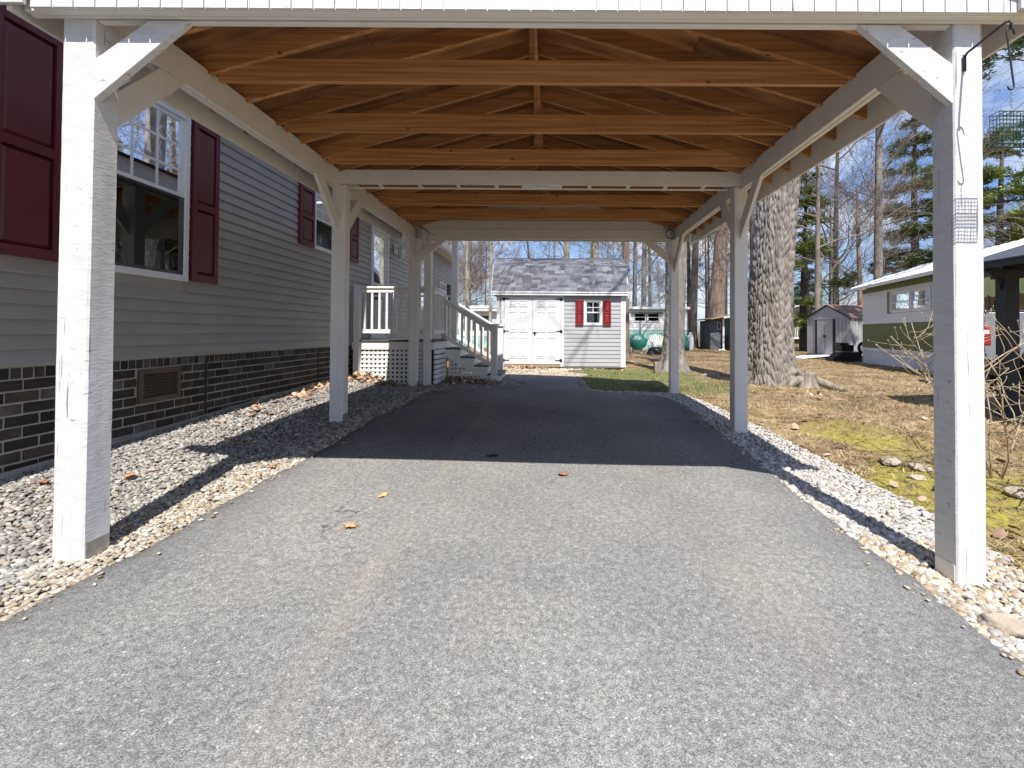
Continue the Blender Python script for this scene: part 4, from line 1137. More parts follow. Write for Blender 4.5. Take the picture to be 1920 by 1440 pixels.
for a, b in ((SX0, SX0 + .083), (SX1 - .128, SX1)): obj('corner_trim', tmap(MB().box(a, b, .001, .024, .25, ze), TS), M_vinyl, SH)
for a, b in ((-1.393, -1.315), (.205, .293)): obj('door_trim', tmap(MB().box(a, b, .001, .028, .25, ze - .02), TS), M_vinyl, SH)
obj('door_trim', tmap(MB().box(-1.3145, .2045, .001, .026, 2.125, ze - .02), TS), M_vinyl, SH)
obj('sill_board', tmap(MB().box(-1.3145, .2045, .001, .03, .25, .315), TS), M_tanwood, SH)
for k, (a, b) in enumerate(((-1.310, -.558), (-.552, .200))):
    dz0, dz1 = .325, 2.12
    d = obj('door', tmap(MB().box(a, b, .004, .034, dz0, dz1), TS), M_vinyl, SH, bevel=.004)
    cw = (b - a)
    for c in range(2):
        A = a + .115 + c * (cw - .115 - .085) / 2 + (.0 if c == 0 else .01); B = A + (cw - .34) / 2 + .02
        for z0, z1 in ((dz0 + .15, dz0 + .72), (dz0 + .86, dz0 + 1.40), (dz0 + 1.54, dz0 + 1.70)):
            q = frame_mb(A, B, z0, z1, .022, .0342, .0465)
            q.add([(A + .045, .0345, z0 + .045), (B - .045, .0345, z0 + .045), (B - .045, .0345, z1 - .045), (A + .045, .0345, z1 - .045),
                   (A + .06, .046, z0 + .06), (B - .06, .046, z0 + .06), (B - .06, .046, z1 - .06), (A + .06, .046, z1 - .06)] if z1 - z0 > .2 else
                  [(A + .035, .0345, z0 + .035), (B - .035, .0345, z0 + .035), (B - .035, .0345, z1 - .035), (A + .035, .0345, z1 - .035),
                   (A + .05, .046, z0 + .05), (B - .05, .046, z0 + .05), (B - .05, .046, z1 - .05), (A + .05, .046, z1 - .05)],
                  [(4, 5, 6, 7), (0, 1, 5, 4), (1, 2, 6, 5), (2, 3, 7, 6), (3, 0, 4, 7)])
            obj('panel', tmap(q, TS), M_vinyl, d)
    for hz in (dz0 + .10, dz0 + .88, dz1 - .05):
        q = MB()
        if k == 0: q.box(a - .06, a + .02, .0345, .044, hz - .035, hz + .035).prism([(a + .02, hz - .02), (a + .02, hz + .02), (a + .14, hz + .006), (a + .14, hz - .006)], 'y', 0, 1) if False else q.box(a - .05, a + .02, .0345, .044, hz - .035, hz + .035).box(a + .02, a + .14, .0346, .042, hz - .012, hz + .012)
        else: q.box(b - .02, b + .05, .0345, .044, hz - .035, hz + .035).box(b - .14, b - .02, .0346, .042, hz - .012, hz + .012)
        obj('hinge', tmap(q, TS), M_black, d)
    if k == 1:
        obj('handle', tmap(MB().box(a + .015, a + .11, .0345, .06, 1.16, 1.185).box(a + .05, a + .08, .0345, .05, 1.09, 1.159), TS), M_black, d)
window(SH, TS, .825, 1.325, 1.37, 2.06, 2, 2, M_vinyl, fw=.045, proud=.03)
obj('hanging_bag', MB().lathe([(.001, -.07), (.06, -.05), (.075, 0), (.04, .06), (.01, .10)], 10, (1.14, SY + .14, 1.86)), M_vinyl, SH, smooth=True)
shutter(SH, TS, .60, .815, 1.375, 2.055, M_red2, split=.5, st=.035)
shutter(SH, TS, 1.335, 1.555, 1.375, 2.055, M_red2, split=.5, st=.035)
# gambrel roof, seen from its steep lower slope
RX0, RX1 = -1.66, 2.02
prof = [(13.09, 2.225), (13.52, 3.0), (14.40, 3.32), (15.28, 3.0), (15.72, 2.225)]
obj('roof', MB().prism(prof + [(15.70, 2.19), (13.11, 2.19)], 'x', RX0 + .02, RX1 - .02), M_roofdark, SH)
obj('fascia', MB().box(RX0, RX1, 13.075, 13.10, 2.165, 2.262), M_vinyl, SH, bevel=.004)
for xe in (RX0 - .001, RX1 - .029):
    for (ya, za), (yb, zb) in zip(prof, prof[1:]):
        obj('rake_board', MB().prism([(ya, za - .13), (yb, zb - .13), (yb, zb + .012), (ya, za + .012)], 'x', xe, xe + .03), M_vinyl, SH)
def shingle_rows(pa, pb, rows, jit):
    (ya, za), (yb, zb) = pa, pb
    L = math.hypot(yb - ya, zb - za); ux, uz = (yb - ya) / L, (zb - za) / L; nx_, nz_ = -uz, ux
    ang = math.atan2(uz, ux); h = L / rows
    ms = {w: mesh_of('shingle', MB().box(-w / 2 + .0025, w / 2 - .0025, -.015, h * 1.12, 0, .013), M_shingle) for w in (.11, .17, .24, .31)}
    for r_ in range(rows):
        x = RX0 + .005
        while x < RX1 - .02:
            w = rnd.choice((.11, .17, .17, .24, .24, .31))
            w = min([k for k in ms if k <= RX1 - x] or [.11], key=lambda q: abs(q - w))
            t = r_ * h; off = .004 + .005 * rnd.random()
            piece('shingle', ms[w], (x + w / 2, ya + ux * t + nx_ * off, za + uz * t + nz_ * off), SH, rot=(ang + .01, 0, 0))
            x += w
shingle_rows(prof[0], prof[1], 11, 0)
shingle_rows(prof[1], prof[2], 8, 0)
obj('ridge_cap', MB().prism([(14.28, 3.295), (14.40, 3.345), (14.52, 3.295), (14.52, 3.305), (14.40, 3.357), (14.28, 3.305)], 'x', RX0, RX1), M_roofdark, SH)
obj('gable_end', MB().prism([(13.2, ze + .001), (13.58, 2.95), (14.4, 3.27), (15.2, 2.95), (15.66, ze + .001)], 'x', SX0, SX0 + .04), M_shed_siding, SH)
obj('gable_end', MB().prism([(13.2, ze + .001), (13.58, 2.95), (14.4, 3.27), (15.2, 2.95), (15.66, ze + .001)], 'x', SX1 - .04, SX1), M_shed_siding, SH)

# ------------------------------------------------------------------ mint and white home beyond the shed
TE = thing('mobile_home', 'white and mint green mobile home standing behind the storage shed', 'house', (1.5, 30, .1))
TT = lambda u, d, z: (u, 30 - d, z)
tx0, tx1 = -6.2, 8.2
th = [(4.92, 6.52, 1.82, 2.41), (-2.2, -1.0, 1.5, 2.4)]
obj('wall', tmap(holes_wall(tx0, tx1, 1.36, 2.62, -.1, -.001, th), TT), M_homewhite, TE)
siding(TE, TT, tx0, tx1, 1.38, 2.46, .135, th, M_homewhite, joined=True, lip=.02)
obj('upper_band', tmap(MB().box(tx0, tx1, .0, .022, 2.48, 2.63), TT), M_teal, TE)
obj('lower_panel', tmap(MB().box(tx0, tx1, -.1, .012, .0, 1.36), TT), M_teal, TE)
obj('belt_trim', tmap(MB().box(tx0, tx1, .0125, .03, 1.34, 1.385), TT), M_homewhite, TE)
obj('shell', MB().box(tx0, tx0 + .1, 30.1, 33.6, 0, 2.62).box(tx1 - .1, tx1, 30.1, 33.6, 0, 2.62).box(tx0, tx1, 33.6, 33.7, 0, 2.62), M_homewhite, TE)
obj('roof', MB().box(tx0 - .1, tx1 + .15, 29.85, 33.8, 2.69, 2.76), M_whiteroof, TE)
obj('fascia', MB().box(tx0 - .1, tx1 + .15, 29.82, 29.85, 2.61, 2.76), M_homewhite, TE)
for a, b in ((4.92, 5.70), (5.74, 6.52)): window(TE, TT, a, b, 1.82, 2.41, 0, 0, fw=.05, curtain=True, glass=M_glassfar)
window(TE, TT, -2.2, -1.0, 1.5, 2.4, 0, 0, fw=.05)
obj('window_awning', tmap(MB().prism([(0, 2.43), (.16, 2.36), (.16, 2.34), (0, 2.40)], 'x', 4.75, 6.7), lambda u, d, z: (u, 30 - d, z)), M_vent, TE)
# enclosed entry on its left end, with a lattice base
obj('entry_room', MB().box(-5.4, -2.6, 28.6, 29.85, .9, 2.35), M_vinyl, TE)
obj('entry_skirt', MB().box(-5.38, -2.62, 28.62, 29.85, .0, .899), M_teal, TE)
obj('entry_roof', MB().box(-5.6, -2.4, 28.3, 29.84, 2.36, 2.5), M_whiteroof, TE)
obj('entry_post', MB().box(-2.58, -2.46, 28.4, 28.5, .1, 2.36), M_vinyl, TE)
for a in (-5.2, -4.3): obj('entry_window', MB().box(a, a + .7, 28.585, 28.6, 1.25, 2.1), M_screen, TE)
lt = MB()
for i in range(12):
    lt.bar((-3.55 + i * .1, 28.2, .1), (-3.15 + i * .1, 28.2, .75), .03, .008, (0, 1, 0)); lt.bar((-3.15 + i * .1, 28.19, .1), (-3.55 + i * .1, 28.19, .75), .03, .008, (0, 1, 0))
obj('lattice', lt, M_vinyl, TE, kind='stuff')
tag(obj('tarp_bundle', MB().lathe([(.001, 0), (.42, .0), (.46, .2), (.3, .42), (.001, .5)], 12, (-2.95, 27.4, .14)), M_blue, smooth=True), 'bright blue tarp bundle on the ground beside the white lattice', 'tarp')

# ------------------------------------------------------------------ trees
def grow(mb_limb, mb_twig, p, d, r, L, depth, r_, bend=.25, droop=0.0, twig=.012, maxd=6, spread=.6, minr=.005):
    """one branch and its children; thick ones go into mb_limb, the rest into mb_twig"""
    n = 4 if depth < 3 else 3
    pts, rad = [p], [r]; q = Vector(p); dd = Vector(d)
    for i in range(n):
        dd = (dd + Vector((r_.gauss(0, bend), r_.gauss(0, bend), r_.gauss(0, bend * .7) + (.07 - droop)))).normalized()
        q = q + dd * L / n; pts.append(q.copy()); rad.append(max(minr, r * (1 - .55 * (i + 1) / n)))
    tgt = mb_limb if r > twig * 3.5 else mb_twig
    tgt.tube(pts, rad, 7 if r > .06 else (5 if r > .025 else 3), cap=False)
    if depth >= maxd: return
    k = r_.choice((2, 3, 3)) if depth < 4 else r_.choice((2, 3))
    for j in range(k + 1):
        t = r_.uniform(.3, 1.0) if j < k else 1.0
        i = min(n - 1, int(t * n)); f = t * n - i
        s = Vector(pts[i]).lerp(Vector(pts[i + 1]), f)
        base = (Vector(pts[i + 1]) - Vector(pts[i])).normalized()
        a = Vector((r_.gauss(0, 1), r_.gauss(0, 1), r_.gauss(0, .8))); a = (a - base * a.dot(base)).normalized()
        sp = spread * r_.uniform(.6, 1.3) if j < k else .2
        nr = max(minr, rad[i] * (r_.uniform(.42, .68) if j < k else .85))
        grow(mb_limb, mb_twig, s, (base + a * sp).normalized(), nr, L * r_.uniform(.52, .80), depth + 1, r_, bend, droop, twig, maxd, spread, minr)
def bare_tree(label, x, y, r, H, first, seed, bark, lean=(0, 0), group=None, nb=9, maxd=5, name='bare_tree', flare=.5, droop=0.0, blen=.30, minr=.006):
    z0 = float(lawn_z(np.array(x), np.array(y))) - .05
    T = thing(name, label, 'tree', (x, y, z0), 0, group)
    r_ = random.Random(seed); tr, tw = MB(), MB()
    pts, rad = [], []
    n = 22
    for i in range(n + 1):
        t = i / n; h = H * t
        wob = .012 * H * math.sin(3.1 * t + seed) * t
        pts.append(Vector((lean[0] * h + wob, lean[1] * h + .008 * H * math.sin(4 * t + seed * 2) * t, h)))
        rad.append(r * (1 - .72 * t ** 1.1) * (1 + flare * math.exp(-h / (r * 2.2))))
    tr.tube(pts, rad, 14, cap=False)
    for b in range(nb):
        t = first + (1 - first) * ((b + r_.random()) / nb) ** .9
        t = min(t, .995); i = int(t * n); s = pts[i].lerp(pts[min(i + 1, n)], t * n - i)
        a = r_.uniform(0, 6.283) if b else seed
        d = Vector((math.cos(a), math.sin(a), r_.uniform(.15, .9))).normalized()
        br = rad[i] * r_.uniform(.28, .5)
        grow(tr, tw, s, d, br, H * blen * (1 - .45 * t) * r_.uniform(.7, 1.15), 1, r_, .2, droop, .012, maxd, .65, minr)
    obj('trunk', tr, bark, T, smooth=True, local=True)
    obj('branches', tw, M_twig, T, local=True, kind='stuff')
    return T
def bark_trunk(label, x, y, r, H, seed, lean, bark, flare, nb, first, seg=300, rings=420, rough=.040, roots=5, group=None):
    """a near trunk whose furrows are modelled"""
    z0 = float(lawn_z(np.array(x), np.array(y))) - .10
    T = thing('large_tree', label, 'tree', (x, y, z0), 0, group)
    zs = [H * (i / rings) ** 1.25 for i in range(rings + 1)]
    zs = [z for z in zs if z < 6.5] + [6.5 + (H - 6.5) * i / 12 for i in range(1, 13)]
    V, F = [], []
    ang = np.linspace(0, 2 * math.pi, seg, endpoint=False)
    for z in zs:
        rr = r * (1 - .5 * z / H)
        fl = flare * math.exp(-z / (r * 1.15))
        cx = lean[0] * z + .05 * math.sin(z * .8 + seed); cy = lean[1] * z
        for a in ang:
            lobes = 1 + fl * (1 + .55 * math.cos(roots * a + seed) + .25 * math.cos((roots + 3) * a))
            R0 = rr * lobes
            c, s = math.cos(a), math.sin(a)
            if z < 6.6:
                wx = mnoise.noise(Vector((c * 3, s * 3, z * .9 + seed))) * .35
                P = Vector((c * r * 18 + wx, s * r * 18 + wx, z * 5.6 + 1.0 * math.sin(a * 5 + seed)))
                dist, _ = mnoise.voronoi(P, distance_metric='DISTANCE')
                e = min(1.0, (dist[1] - dist[0]) * 3.2)
                d = (e - .6) * rough + mnoise.noise(P * 3) * rough * .3
            else: d = 0
            V.append((cx + c * (R0 + d), cy + s * (R0 + d), z))
    nz = len(zs)
    ii = (np.arange(nz - 1)[:, None] * seg + np.arange(seg)[None, :]).ravel()
    jj = (np.arange(nz - 1)[:, None] * seg + ((np.arange(seg) + 1) % seg)[None, :]).ravel()
    o = np_obj('trunk', np.array(V), np.stack([ii, jj, jj + seg, ii + seg], 1), bark, smooth=True, parent=T)
    r_ = random.Random(seed); lb, tw = MB(), MB()
    for b in range(nb):
        z = H * (first + (1 - first) * (b + r_.random()) / nb)
        a = r_.uniform(0, 6.28); d = Vector((math.cos(a), math.sin(a), r_.uniform(.2, .8))).normalized()
        grow(lb, tw, Vector((lean[0] * z + d.x * r * .3, lean[1] * z + d.y * r * .3, z)), d, r * r_.uniform(.2, .35), H * .2 * r_.uniform(.7, 1.2), 1, r_, .2, .02, .012, 5, .65)
    if nb:
        obj('limbs', lb, bark, T, smooth=True, local=True); obj('branches', tw, M_twig, T, local=True, kind='stuff')
    return T
bark_trunk('massive grey tree trunk with deep furrowed bark just right of the middle right carport post', 4.12, 9.45, .405, 17, 3.0, (.062, 0), M_bark, .42, 5, .62)
bark_trunk('grey furrowed tree trunk directly behind the rear right carport post', 3.10, 12.5, .255, 16, 5.0, (.004, 0), M_bark, .75, 9, .42, seg=200, rings=280, rough=.020)
bare_tree('broad reddish brown trunk leaning right between the mint home and grey lean-to', 10.35, 31.5, .52, 22, .42, 4, M_barkred, (.075, 0), nb=10, flare=.55)
bare_tree('black trunk close beside the leaning reddish tree, behind the white propane tank', 9.05, 31.8, .26, 18, .32, 6, M_barkdark, (.02, 0), nb=10)
bare_tree('slim dark straight trunk right of the leaning reddish tree, above the lean-to roof', 12.2, 35, .22, 20, .25, 8, M_barkdark, nb=14)
bare_tree('thin dark trunk hugging the left edge of the massive furrowed trunk', 9.4, 23, .16, 17, .3, 9, M_barkdark, nb=10)
bare_tree('dark slender trunk hidden partly behind the rear right furrowed tree', 5.98, 25.5, .11, 15, .35, 10, M_barkdark, nb=9)
bare_tree('brown trunk rising beside the right end of the storage shed roof', 2.95, 20, .17, 17, .34, 12, M_barkred, nb=9)
bare_tree('pale lichen covered thick trunk behind the storage shed roof', 1.95, 24, .25, 19, .38, 13, M_barkpale, nb=9)
bare_tree('light tan trunk with side limbs behind the middle of the storage shed roof', .55, 22, .155, 17, .2, 14, M_barkpale, nb=12, maxd=5)
bare_tree('leftmost slim pale trunk beside the far end of the taupe house', -4.4, 25, .105, 17, .2, 15, M_barkpale, nb=12)
bare_tree('thin forked trunk left of the storage shed roof', -3.1, 24, .085, 15, .16, 16, M_barkpale, (.02, 0), nb=13)
bare_tree('thin pale trunk rising above the left part of the mint roof window', 5.4, 32, .12, 19, .3, 17, M_bark, nb=9)
bare_tree('second thin pale trunk above the mint home window, slightly thicker', 6.1, 33, .19, 20, .3, 18, M_bark, nb=9)
bare_tree('tall straight trunk rising behind the white metal roof on the right', 16.9, 25.5, .235, 24, .22, 19, M_bark, nb=13, flare=.3)
bare_tree('shorter knotty trunk close left of the tall trunk behind the white roof', 16.4, 26.2, .17, 9, .45, 21, M_barkred, nb=9)
bare_tree('pale straight trunk standing behind the small metal shed', 15.8, 29, .17, 18, .35, 22, M_barkpale, nb=11)
bare_tree('dark trunk behind the cream house, left of the metal shed', 20.8, 36, .26, 18, .2, 23, M_barkdark, nb=12)
bare_tree('fine twiggy tree with drooping branches between the big trunk and the tall trunk', 13.2, 24.5, .15, 15, .18, 24, M_twig, nb=17, maxd=5, droop=.10, blen=.36)
bare_tree('bushy young bare tree behind the small metal shed roof', 17.5, 31, .12, 10, .15, 25, M_twig, nb=15, maxd=5, blen=.36)
bare_tree('slim bare tree leaning left above the entry of the mint home', -1.2, 36, .11, 14, .12, 26, M_barkdark, (-.10, 0), nb=13, blen=.34)

# background wood: copies of three prototypes, every trunk its own
protos = [bare_tree('bare woodland tree in the background behind the homes', 0, 52, .17, 17, .22, 31, M_bark, group='bare trees in the background wood', nb=13, minr=.011),
          bare_tree('bare woodland tree in the background behind the homes', 9, 55, .20, 19, .28, 32, M_barkdark, group='bare trees in the background wood', nb=13, minr=.011),
          bare_tree('bare woodland tree in the background behind the homes', 17, 50, .14, 14, .15, 33, M_twig, group='bare trees in the background wood', nb=15, minr=.010)]
r_ = random.Random(77)
for i in range(46):
    y = r_.uniform(42, 95); x = r_.uniform(-.32, 1.02) * y
    if -9 < x < 8 and i % 3: continue
    if .36 < x / y < .86 and i % 4: continue
    copy_tree(protos[i % 3], (x, y, g(x, y) - .1), r_.uniform(0, 6.28), scale=r_.uniform(.6, .95) * (.72 if x / y > .4 else 1))

def brush():
    n = 9000
    Y = rng.uniform(58, 118, n); X = Y * rng.uniform(-.5, 1.15, n); Z = gz(X, Y) - .1
    Hh = rng.uniform(1.0, 5.5, n) * (.5 + vnoise(X, Y, .06, 9)); w = rng.uniform(.012, .05, n)
    lx, ly = rng.normal(0, .22, n) * Hh, rng.normal(0, .22, n) * Hh
    p0 = np.stack([X - w, Y, Z], 1); p1 = np.stack([X + w, Y + w, Z], 1); p2 = np.stack([X + lx, Y + ly, Z + Hh], 1)
    V = np.stack([p0, p1, p2], 1).reshape(-1, 3)
    c = np.array([(.22, .19, .165), (.30, .26, .23), (.15, .13, .11), (.25, .20, .16)])[rng.integers(0, 4, n)]
    np_obj('distant_wood', V, np.arange(n * 3).reshape(-1, 3), M_blade, tint=np.repeat(c, 3, 0), kind='stuff')
brush()
for i, (x, y, sc) in enumerate(((19.5, 34, .5), (7.5, 38, .9), (-6.5, 38, 1.0), (10.8, 39, .9))):
    copy_tree(protos[(i * 2 + 1) % 3 if i % 2 else 2], (x, y, g(x, y) - .1), i * 1.3, scale=sc)

def pine(label, x, y, r, H, seed, mats, crown=.2, width=.22, dens=1.0, clump=.55, levels=16, group=None, gaps=0.0, sides=None):
    z0 = float(lawn_z(np.array(x), np.array(y))) - .05
    T = thing('pine_tree', label, 'tree', (x, y, z0), 0, group)
    r_ = random.Random(seed); rg = np.random.default_rng(seed)
    tr, br = MB(), MB()
    tr.tube([(.02 * H * math.sin(t * 3 + seed) * t, 0, H * t) for t in [i / 14 for i in range(15)]], [r * (1 - .85 * i / 14) for i in range(15)], 10, cap=False)
    C = []
    for lv in range(levels):
        t = crown + (1 - crown) * (lv + r_.random() * .6) / levels
        for b in range(r_.choice((3, 4, 5))):
            a = r_.uniform(0, 6.283)
            if sides and r_.random() < .5: a = r_.choice(sides) + r_.gauss(0, .4)
            if r_.random() < gaps: continue
            L = H * width * (1.15 - t) ** .8 * r_.uniform(.55, 1.25)
            p = Vector((.02 * H * math.sin(t * 3 + seed) * t, 0, H * t)); pts = [p]
            for k in range(5):
                u = (k + 1) / 5
                pts.append(p + Vector((math.cos(a) * L * u, math.sin(a) * L * u, L * (.12 * u - .30 * u * u + .22 * u ** 3))))
            br.tube(pts, [max(.008, .05 * r / .3 * (1 - .8 * k / 5)) for k in range(6)], 4, cap=False)
            nc = max(4, int(L * 3.4 * dens))
            for k in range(nc):
                u = r_.uniform(.32, 1.0); i = min(4, int(u * 5)); q = pts[i].lerp(pts[i + 1], u * 5 - i)
                w = L * .26 * (1.1 - u * .6)
                C.append((q.x + r_.gauss(0, w * .6), q.y + r_.gauss(0, w * .6), q.z + r_.gauss(0, .10 + .05 * L) + .08))
    C = np.array(C); n = len(C); m = 26
    # needle sprays: thin triangles fanning up and outward
    a = rg.uniform(0, 6.283, (n, m)); el = rg.uniform(-.35, 1.0, (n, m)); ln = clump * rg.uniform(.45, 1.0, (n, m))
    D = np.stack([np.cos(a) * np.cos(el), np.sin(a) * np.cos(el), np.sin(el) * .7], -1) * ln[..., None]
    side = np.stack([-np.sin(a), np.cos(a), rg.normal(0, .5, (n, m))], -1) * (.022 + .02 * clump)
    base = C[:, None, :] + rg.normal(0, clump * .28, (n, m, 3)) * np.array([1, 1, .45])
    V = np.stack([base - side, base + side, base + D], 2).reshape(-1, 3)
    o = np_obj('needles', V, np.arange(len(V)).reshape(-1, 3), mats, kind='stuff', parent=T)
    obj('trunk', tr, M_barkdark, T, smooth=True, local=True); obj('branches', br, M_barkdark, T, local=True, kind='stuff')
    return T
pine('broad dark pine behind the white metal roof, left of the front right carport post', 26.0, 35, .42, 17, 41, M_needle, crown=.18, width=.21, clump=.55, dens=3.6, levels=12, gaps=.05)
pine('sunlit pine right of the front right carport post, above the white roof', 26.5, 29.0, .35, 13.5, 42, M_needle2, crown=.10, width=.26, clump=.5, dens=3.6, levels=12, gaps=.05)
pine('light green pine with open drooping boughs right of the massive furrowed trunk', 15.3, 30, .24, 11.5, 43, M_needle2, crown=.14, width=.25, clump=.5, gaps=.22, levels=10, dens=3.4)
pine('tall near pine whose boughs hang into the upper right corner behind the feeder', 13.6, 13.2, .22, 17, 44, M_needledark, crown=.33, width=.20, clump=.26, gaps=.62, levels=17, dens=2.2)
pine('small pine sapling beside the grey lean-to', 12.4, 31, .08, 4.6, 45, M_needle2, crown=.3, width=.26, clump=.35, levels=7)
pine('distant dark pine between the cream house and the metal shed', 27, 52, .3, 12, 46, M_needledark, crown=.15, width=.2, clump=.7)

# ------------------------------------------------------------------ stumps, rocks, shrub
def stump(label, x, y, r, h, seed, root=None, m=None):
    z0 = float(lawn_z(np.array(x), np.array(y))) - .03
    V, F = [], []; seg, rings = 48, 14
    for j in range(rings + 1):
        z = h * j / rings
        for i in range(seg):
            a = 2 * math.pi * i / seg
            e = mnoise.noise(Vector((math.cos(a) * 3 + seed, math.sin(a) * 3, z * 1.2)))
            f = mnoise.noise(Vector((math.cos(a) * 11 + seed, math.sin(a) * 11, z * 2)))
            rr = r * (1 + .9 * math.exp(-z / (h * .35)) * (1 + .4 * math.cos(4 * a + seed)) * .5 + .22 * e + .12 * f)
            V.append((rr * math.cos(a), rr * math.sin(a), z + (.22 * h * (e + f) if j == rings else 0)))
    m_ = MB(); m_.v = V
    m_.f = [(j * seg + i, j * seg + (i + 1) % seg, (j + 1) * seg + (i + 1) % seg, (j + 1) * seg + i) for j in range(rings) for i in range(seg)]
    c = len(m_.v); m_.v.append((0, 0, h * .8)); m_.f += [(rings * seg + i, rings * seg + (i + 1) % seg, c) for i in range(seg)]
    if root:
        for rt in root: m_.tube(rt[0], rt[1], 10)
    T = thing('tree_stump', label, 'stump', (x, y, z0))
    obj('stump_wood', m_, m or M_stump, T, smooth=True, local=True)
stump('splintered grey tree stump with a trailing root at the foot of the massive trunk', 4.66, 9.05, .16, .30, 2,
      [([(.1, -.02, .16), (.26, -.1, .12), (.42, -.2, .05), (.62, -.28, .0)], [.09, .075, .06, .03]), ([(-.1, -.05, .2), (-.3, -.1, .1), (-.42, -.1, .0)], [.08, .07, .04])])
stump('low weathered root knob between the rear right tree and the massive trunk', 3.85, 11.6, .13, .11, 5, [([(.05, 0, .05), (.25, -.1, .05), (.42, -.15, 0)], [.05, .05, .03]), ([(-.05, 0, .05), (-.25, .05, .04), (-.4, .1, 0)], [.05, .045, .03])])
tag(obj('wood_block', MB().box(2.50, 2.66, 12.05, 12.2, g(2.6, 12.1) - .02, g(2.6, 12.1) + .30), M_stump, bevel=.01), 'dark brown upright wood block at the left foot of the rear right tree', 'wood block')
def rock(x, y, s, seed, label, m=None, flat=.6):
    v, f = ico(3); r = []
    for p in v:
        q = Vector(p); d = 1 + .30 * mnoise.noise(q * 1.3 + Vector((seed, 0, 0))) + .12 * mnoise.noise(q * 4 + Vector((seed, 3, 0)))
        r.append((p[0] * s * d * 1.35, p[1] * s * d, p[2] * s * d * flat))
    o = np_obj('rock', np.array(r), f, m or M_rock, smooth=True)
    o.location = (x, y, float(lawn_z(np.array(x), np.array(y))) + s * .22); o.rotation_euler = (0, 0, seed)
    tag(o, label, 'rock')
rock(1.925, 2.10, .070, 2.5, 'rounded tan rock on the pebbles at the driveway edge, nearest the camera', flat=.72)
rock(3.05, 4.45, .085, 4.2, 'flat pale rock on the moss left of the front right post', flat=.4)
rock(3.18, 4.28, .07, 5.1, 'pale rock touching the flat one on the moss', M_rock, .4)
rock(3.0, 4.05, .05, 6.3, 'small pale rock in front of the flat pair on the moss', M_rock, .5)
rock(2.93, 3.72, .042, 7.7, 'small dark rock nearest the gravel on the mossy ground', M_barkdark, .7)
rock(3.42, 3.60, .075, 8.1, 'brown rock under the bare shrub right of the front right post', M_rock, .7)
rock(10.1, 29.3, .16, 9.0, 'white stone-like lump at the foot of the grey lean-to wall', M_vinyl, .5)

def shrub(label, x, y, H, seed, n):
    z0 = g(x, y) - .02
    T = thing('bare_shrub', label, 'shrub', (x, y, z0)); r_ = random.Random(seed)
    for s in range(n):
        st = MB(); buds = MB()
        def br(p, d, L, r, dep):
            pts = [p]; q = Vector(p); dd = Vector(d)
            for i in range(4):
                dd = (dd + Vector((r_.gauss(0, .16), r_.gauss(0, .16), r_.gauss(.02, .12)))).normalized(); q = q + dd * L / 4; pts.append(q.copy())
            st.tube(pts, [r * (1 - .11 * i) for i in range(5)], 6)
            e = pts[-1]; buds.lathe([(.001, -.004), (r * 1.35 + .0012, .0), (r * 1.2 + .001, .007), (.001, .015)], 5, tuple(e))
            if dep < 3:
                for k in range(r_.choice((2, 3)) if dep else 4):
                    t = r_.uniform(.35, 1); i = min(3, int(t * 4)); s0 = pts[i].lerp(pts[i + 1], t * 4 - i)
                    a = Vector((r_.gauss(0, 1), r_.gauss(0, 1), r_.gauss(.2, .6))).normalized()
                    br(s0, (dd * .55 + a * .9).normalized(), L * r_.uniform(.42, .72), r * .68, dep + 1)
        a = s * 6.28 / n + r_.uniform(-.3, .3)
        br(Vector((.05 * math.cos(a), .05 * math.sin(a), 0)), Vector((math.cos(a) * .38, math.sin(a) * .38, 1)).normalized(), H * r_.uniform(.45, .7), .0082, 0)
        obj('stem', st, M_shrub, T, smooth=True, local=True)
        obj('buds', buds, M_shrub, T, local=True, kind='stuff')
shrub('tall leafless shrub with knobbly tan twigs behind the front right carport post', 3.62, 4.05, 1.55, 8, 6)
shrub('low leafless shrub of thin brown twigs right of the front right carport post', 3.55, 3.35, .75, 5, 4)

# ------------------------------------------------------------------ olive and white home on the right, turned a little
A0 = Vector((11.25, 17.8)); B0 = Vector((10.32, 13.47)); U = (B0 - A0).normalized()
GR = math.atan2(U.y, U.x); GZ0 = .12
GH = thing('mobile_home', 'white and olive green mobile home with white metal roof and corrugated skirt', 'house', (A0.x, A0.y, GZ0), GR)
TG = lambda u, d, z: (u, -d, z - GZ0)          # local: x along the wall towards us, -y outward
GL = 5.15
gh = [(2.20, 3.47, 1.86, 2.50), (3.50, 4.60, 1.86, 2.50)]
def G(name, mb, m, **k): return obj(name, tmap(mb, TG), m, GH, local=True, **k)
G('wall', holes_wall(0, GL, 1.53, 2.62, -.08, -.001, gh), M_vinyl)
siding(GH, TG, 0, GL, 1.54, 2.62, .1, gh, M_vinyl, joined=True, lip=.015, local=True)
G('upper_band', MB().box(-.02, GL + .02, .0, .02, 2.62, 2.78), M_olive)
for i in range(43): G('panel', MB().box(.0 + i * .12, .112 + i * .12, -.05, .022, .70, 1.525), M_olive)
G('panel_backing', MB().box(0, GL, -.06, .008, .70, 1.528), M_olive)
G('belt_trim', MB().box(-.02, GL + .02, .0, .045, .60, .70), M_vinyl)
for i in range(58): G('skirt_rib', MB().prism([(i * .0885, -.0), (i * .0885 + .07, -.0), (i * .0885 + .06, .02), (i * .0885 + .01, .02)], 'z', 0.05, .60), M_vinyl)
G('skirt_backing', MB().box(0, GL, -.06, -.0005, -.1, .60), M_vinyl)
for a, b in ((2.22, 2.80), (2.84, 3.43)): pass
window(GH, TG, 2.20, 3.47, 1.86, 2.50, 0, 0, fw=.05, local=True, rail=2.16, proud=.045, curtain=True, glass=M_glassfar)
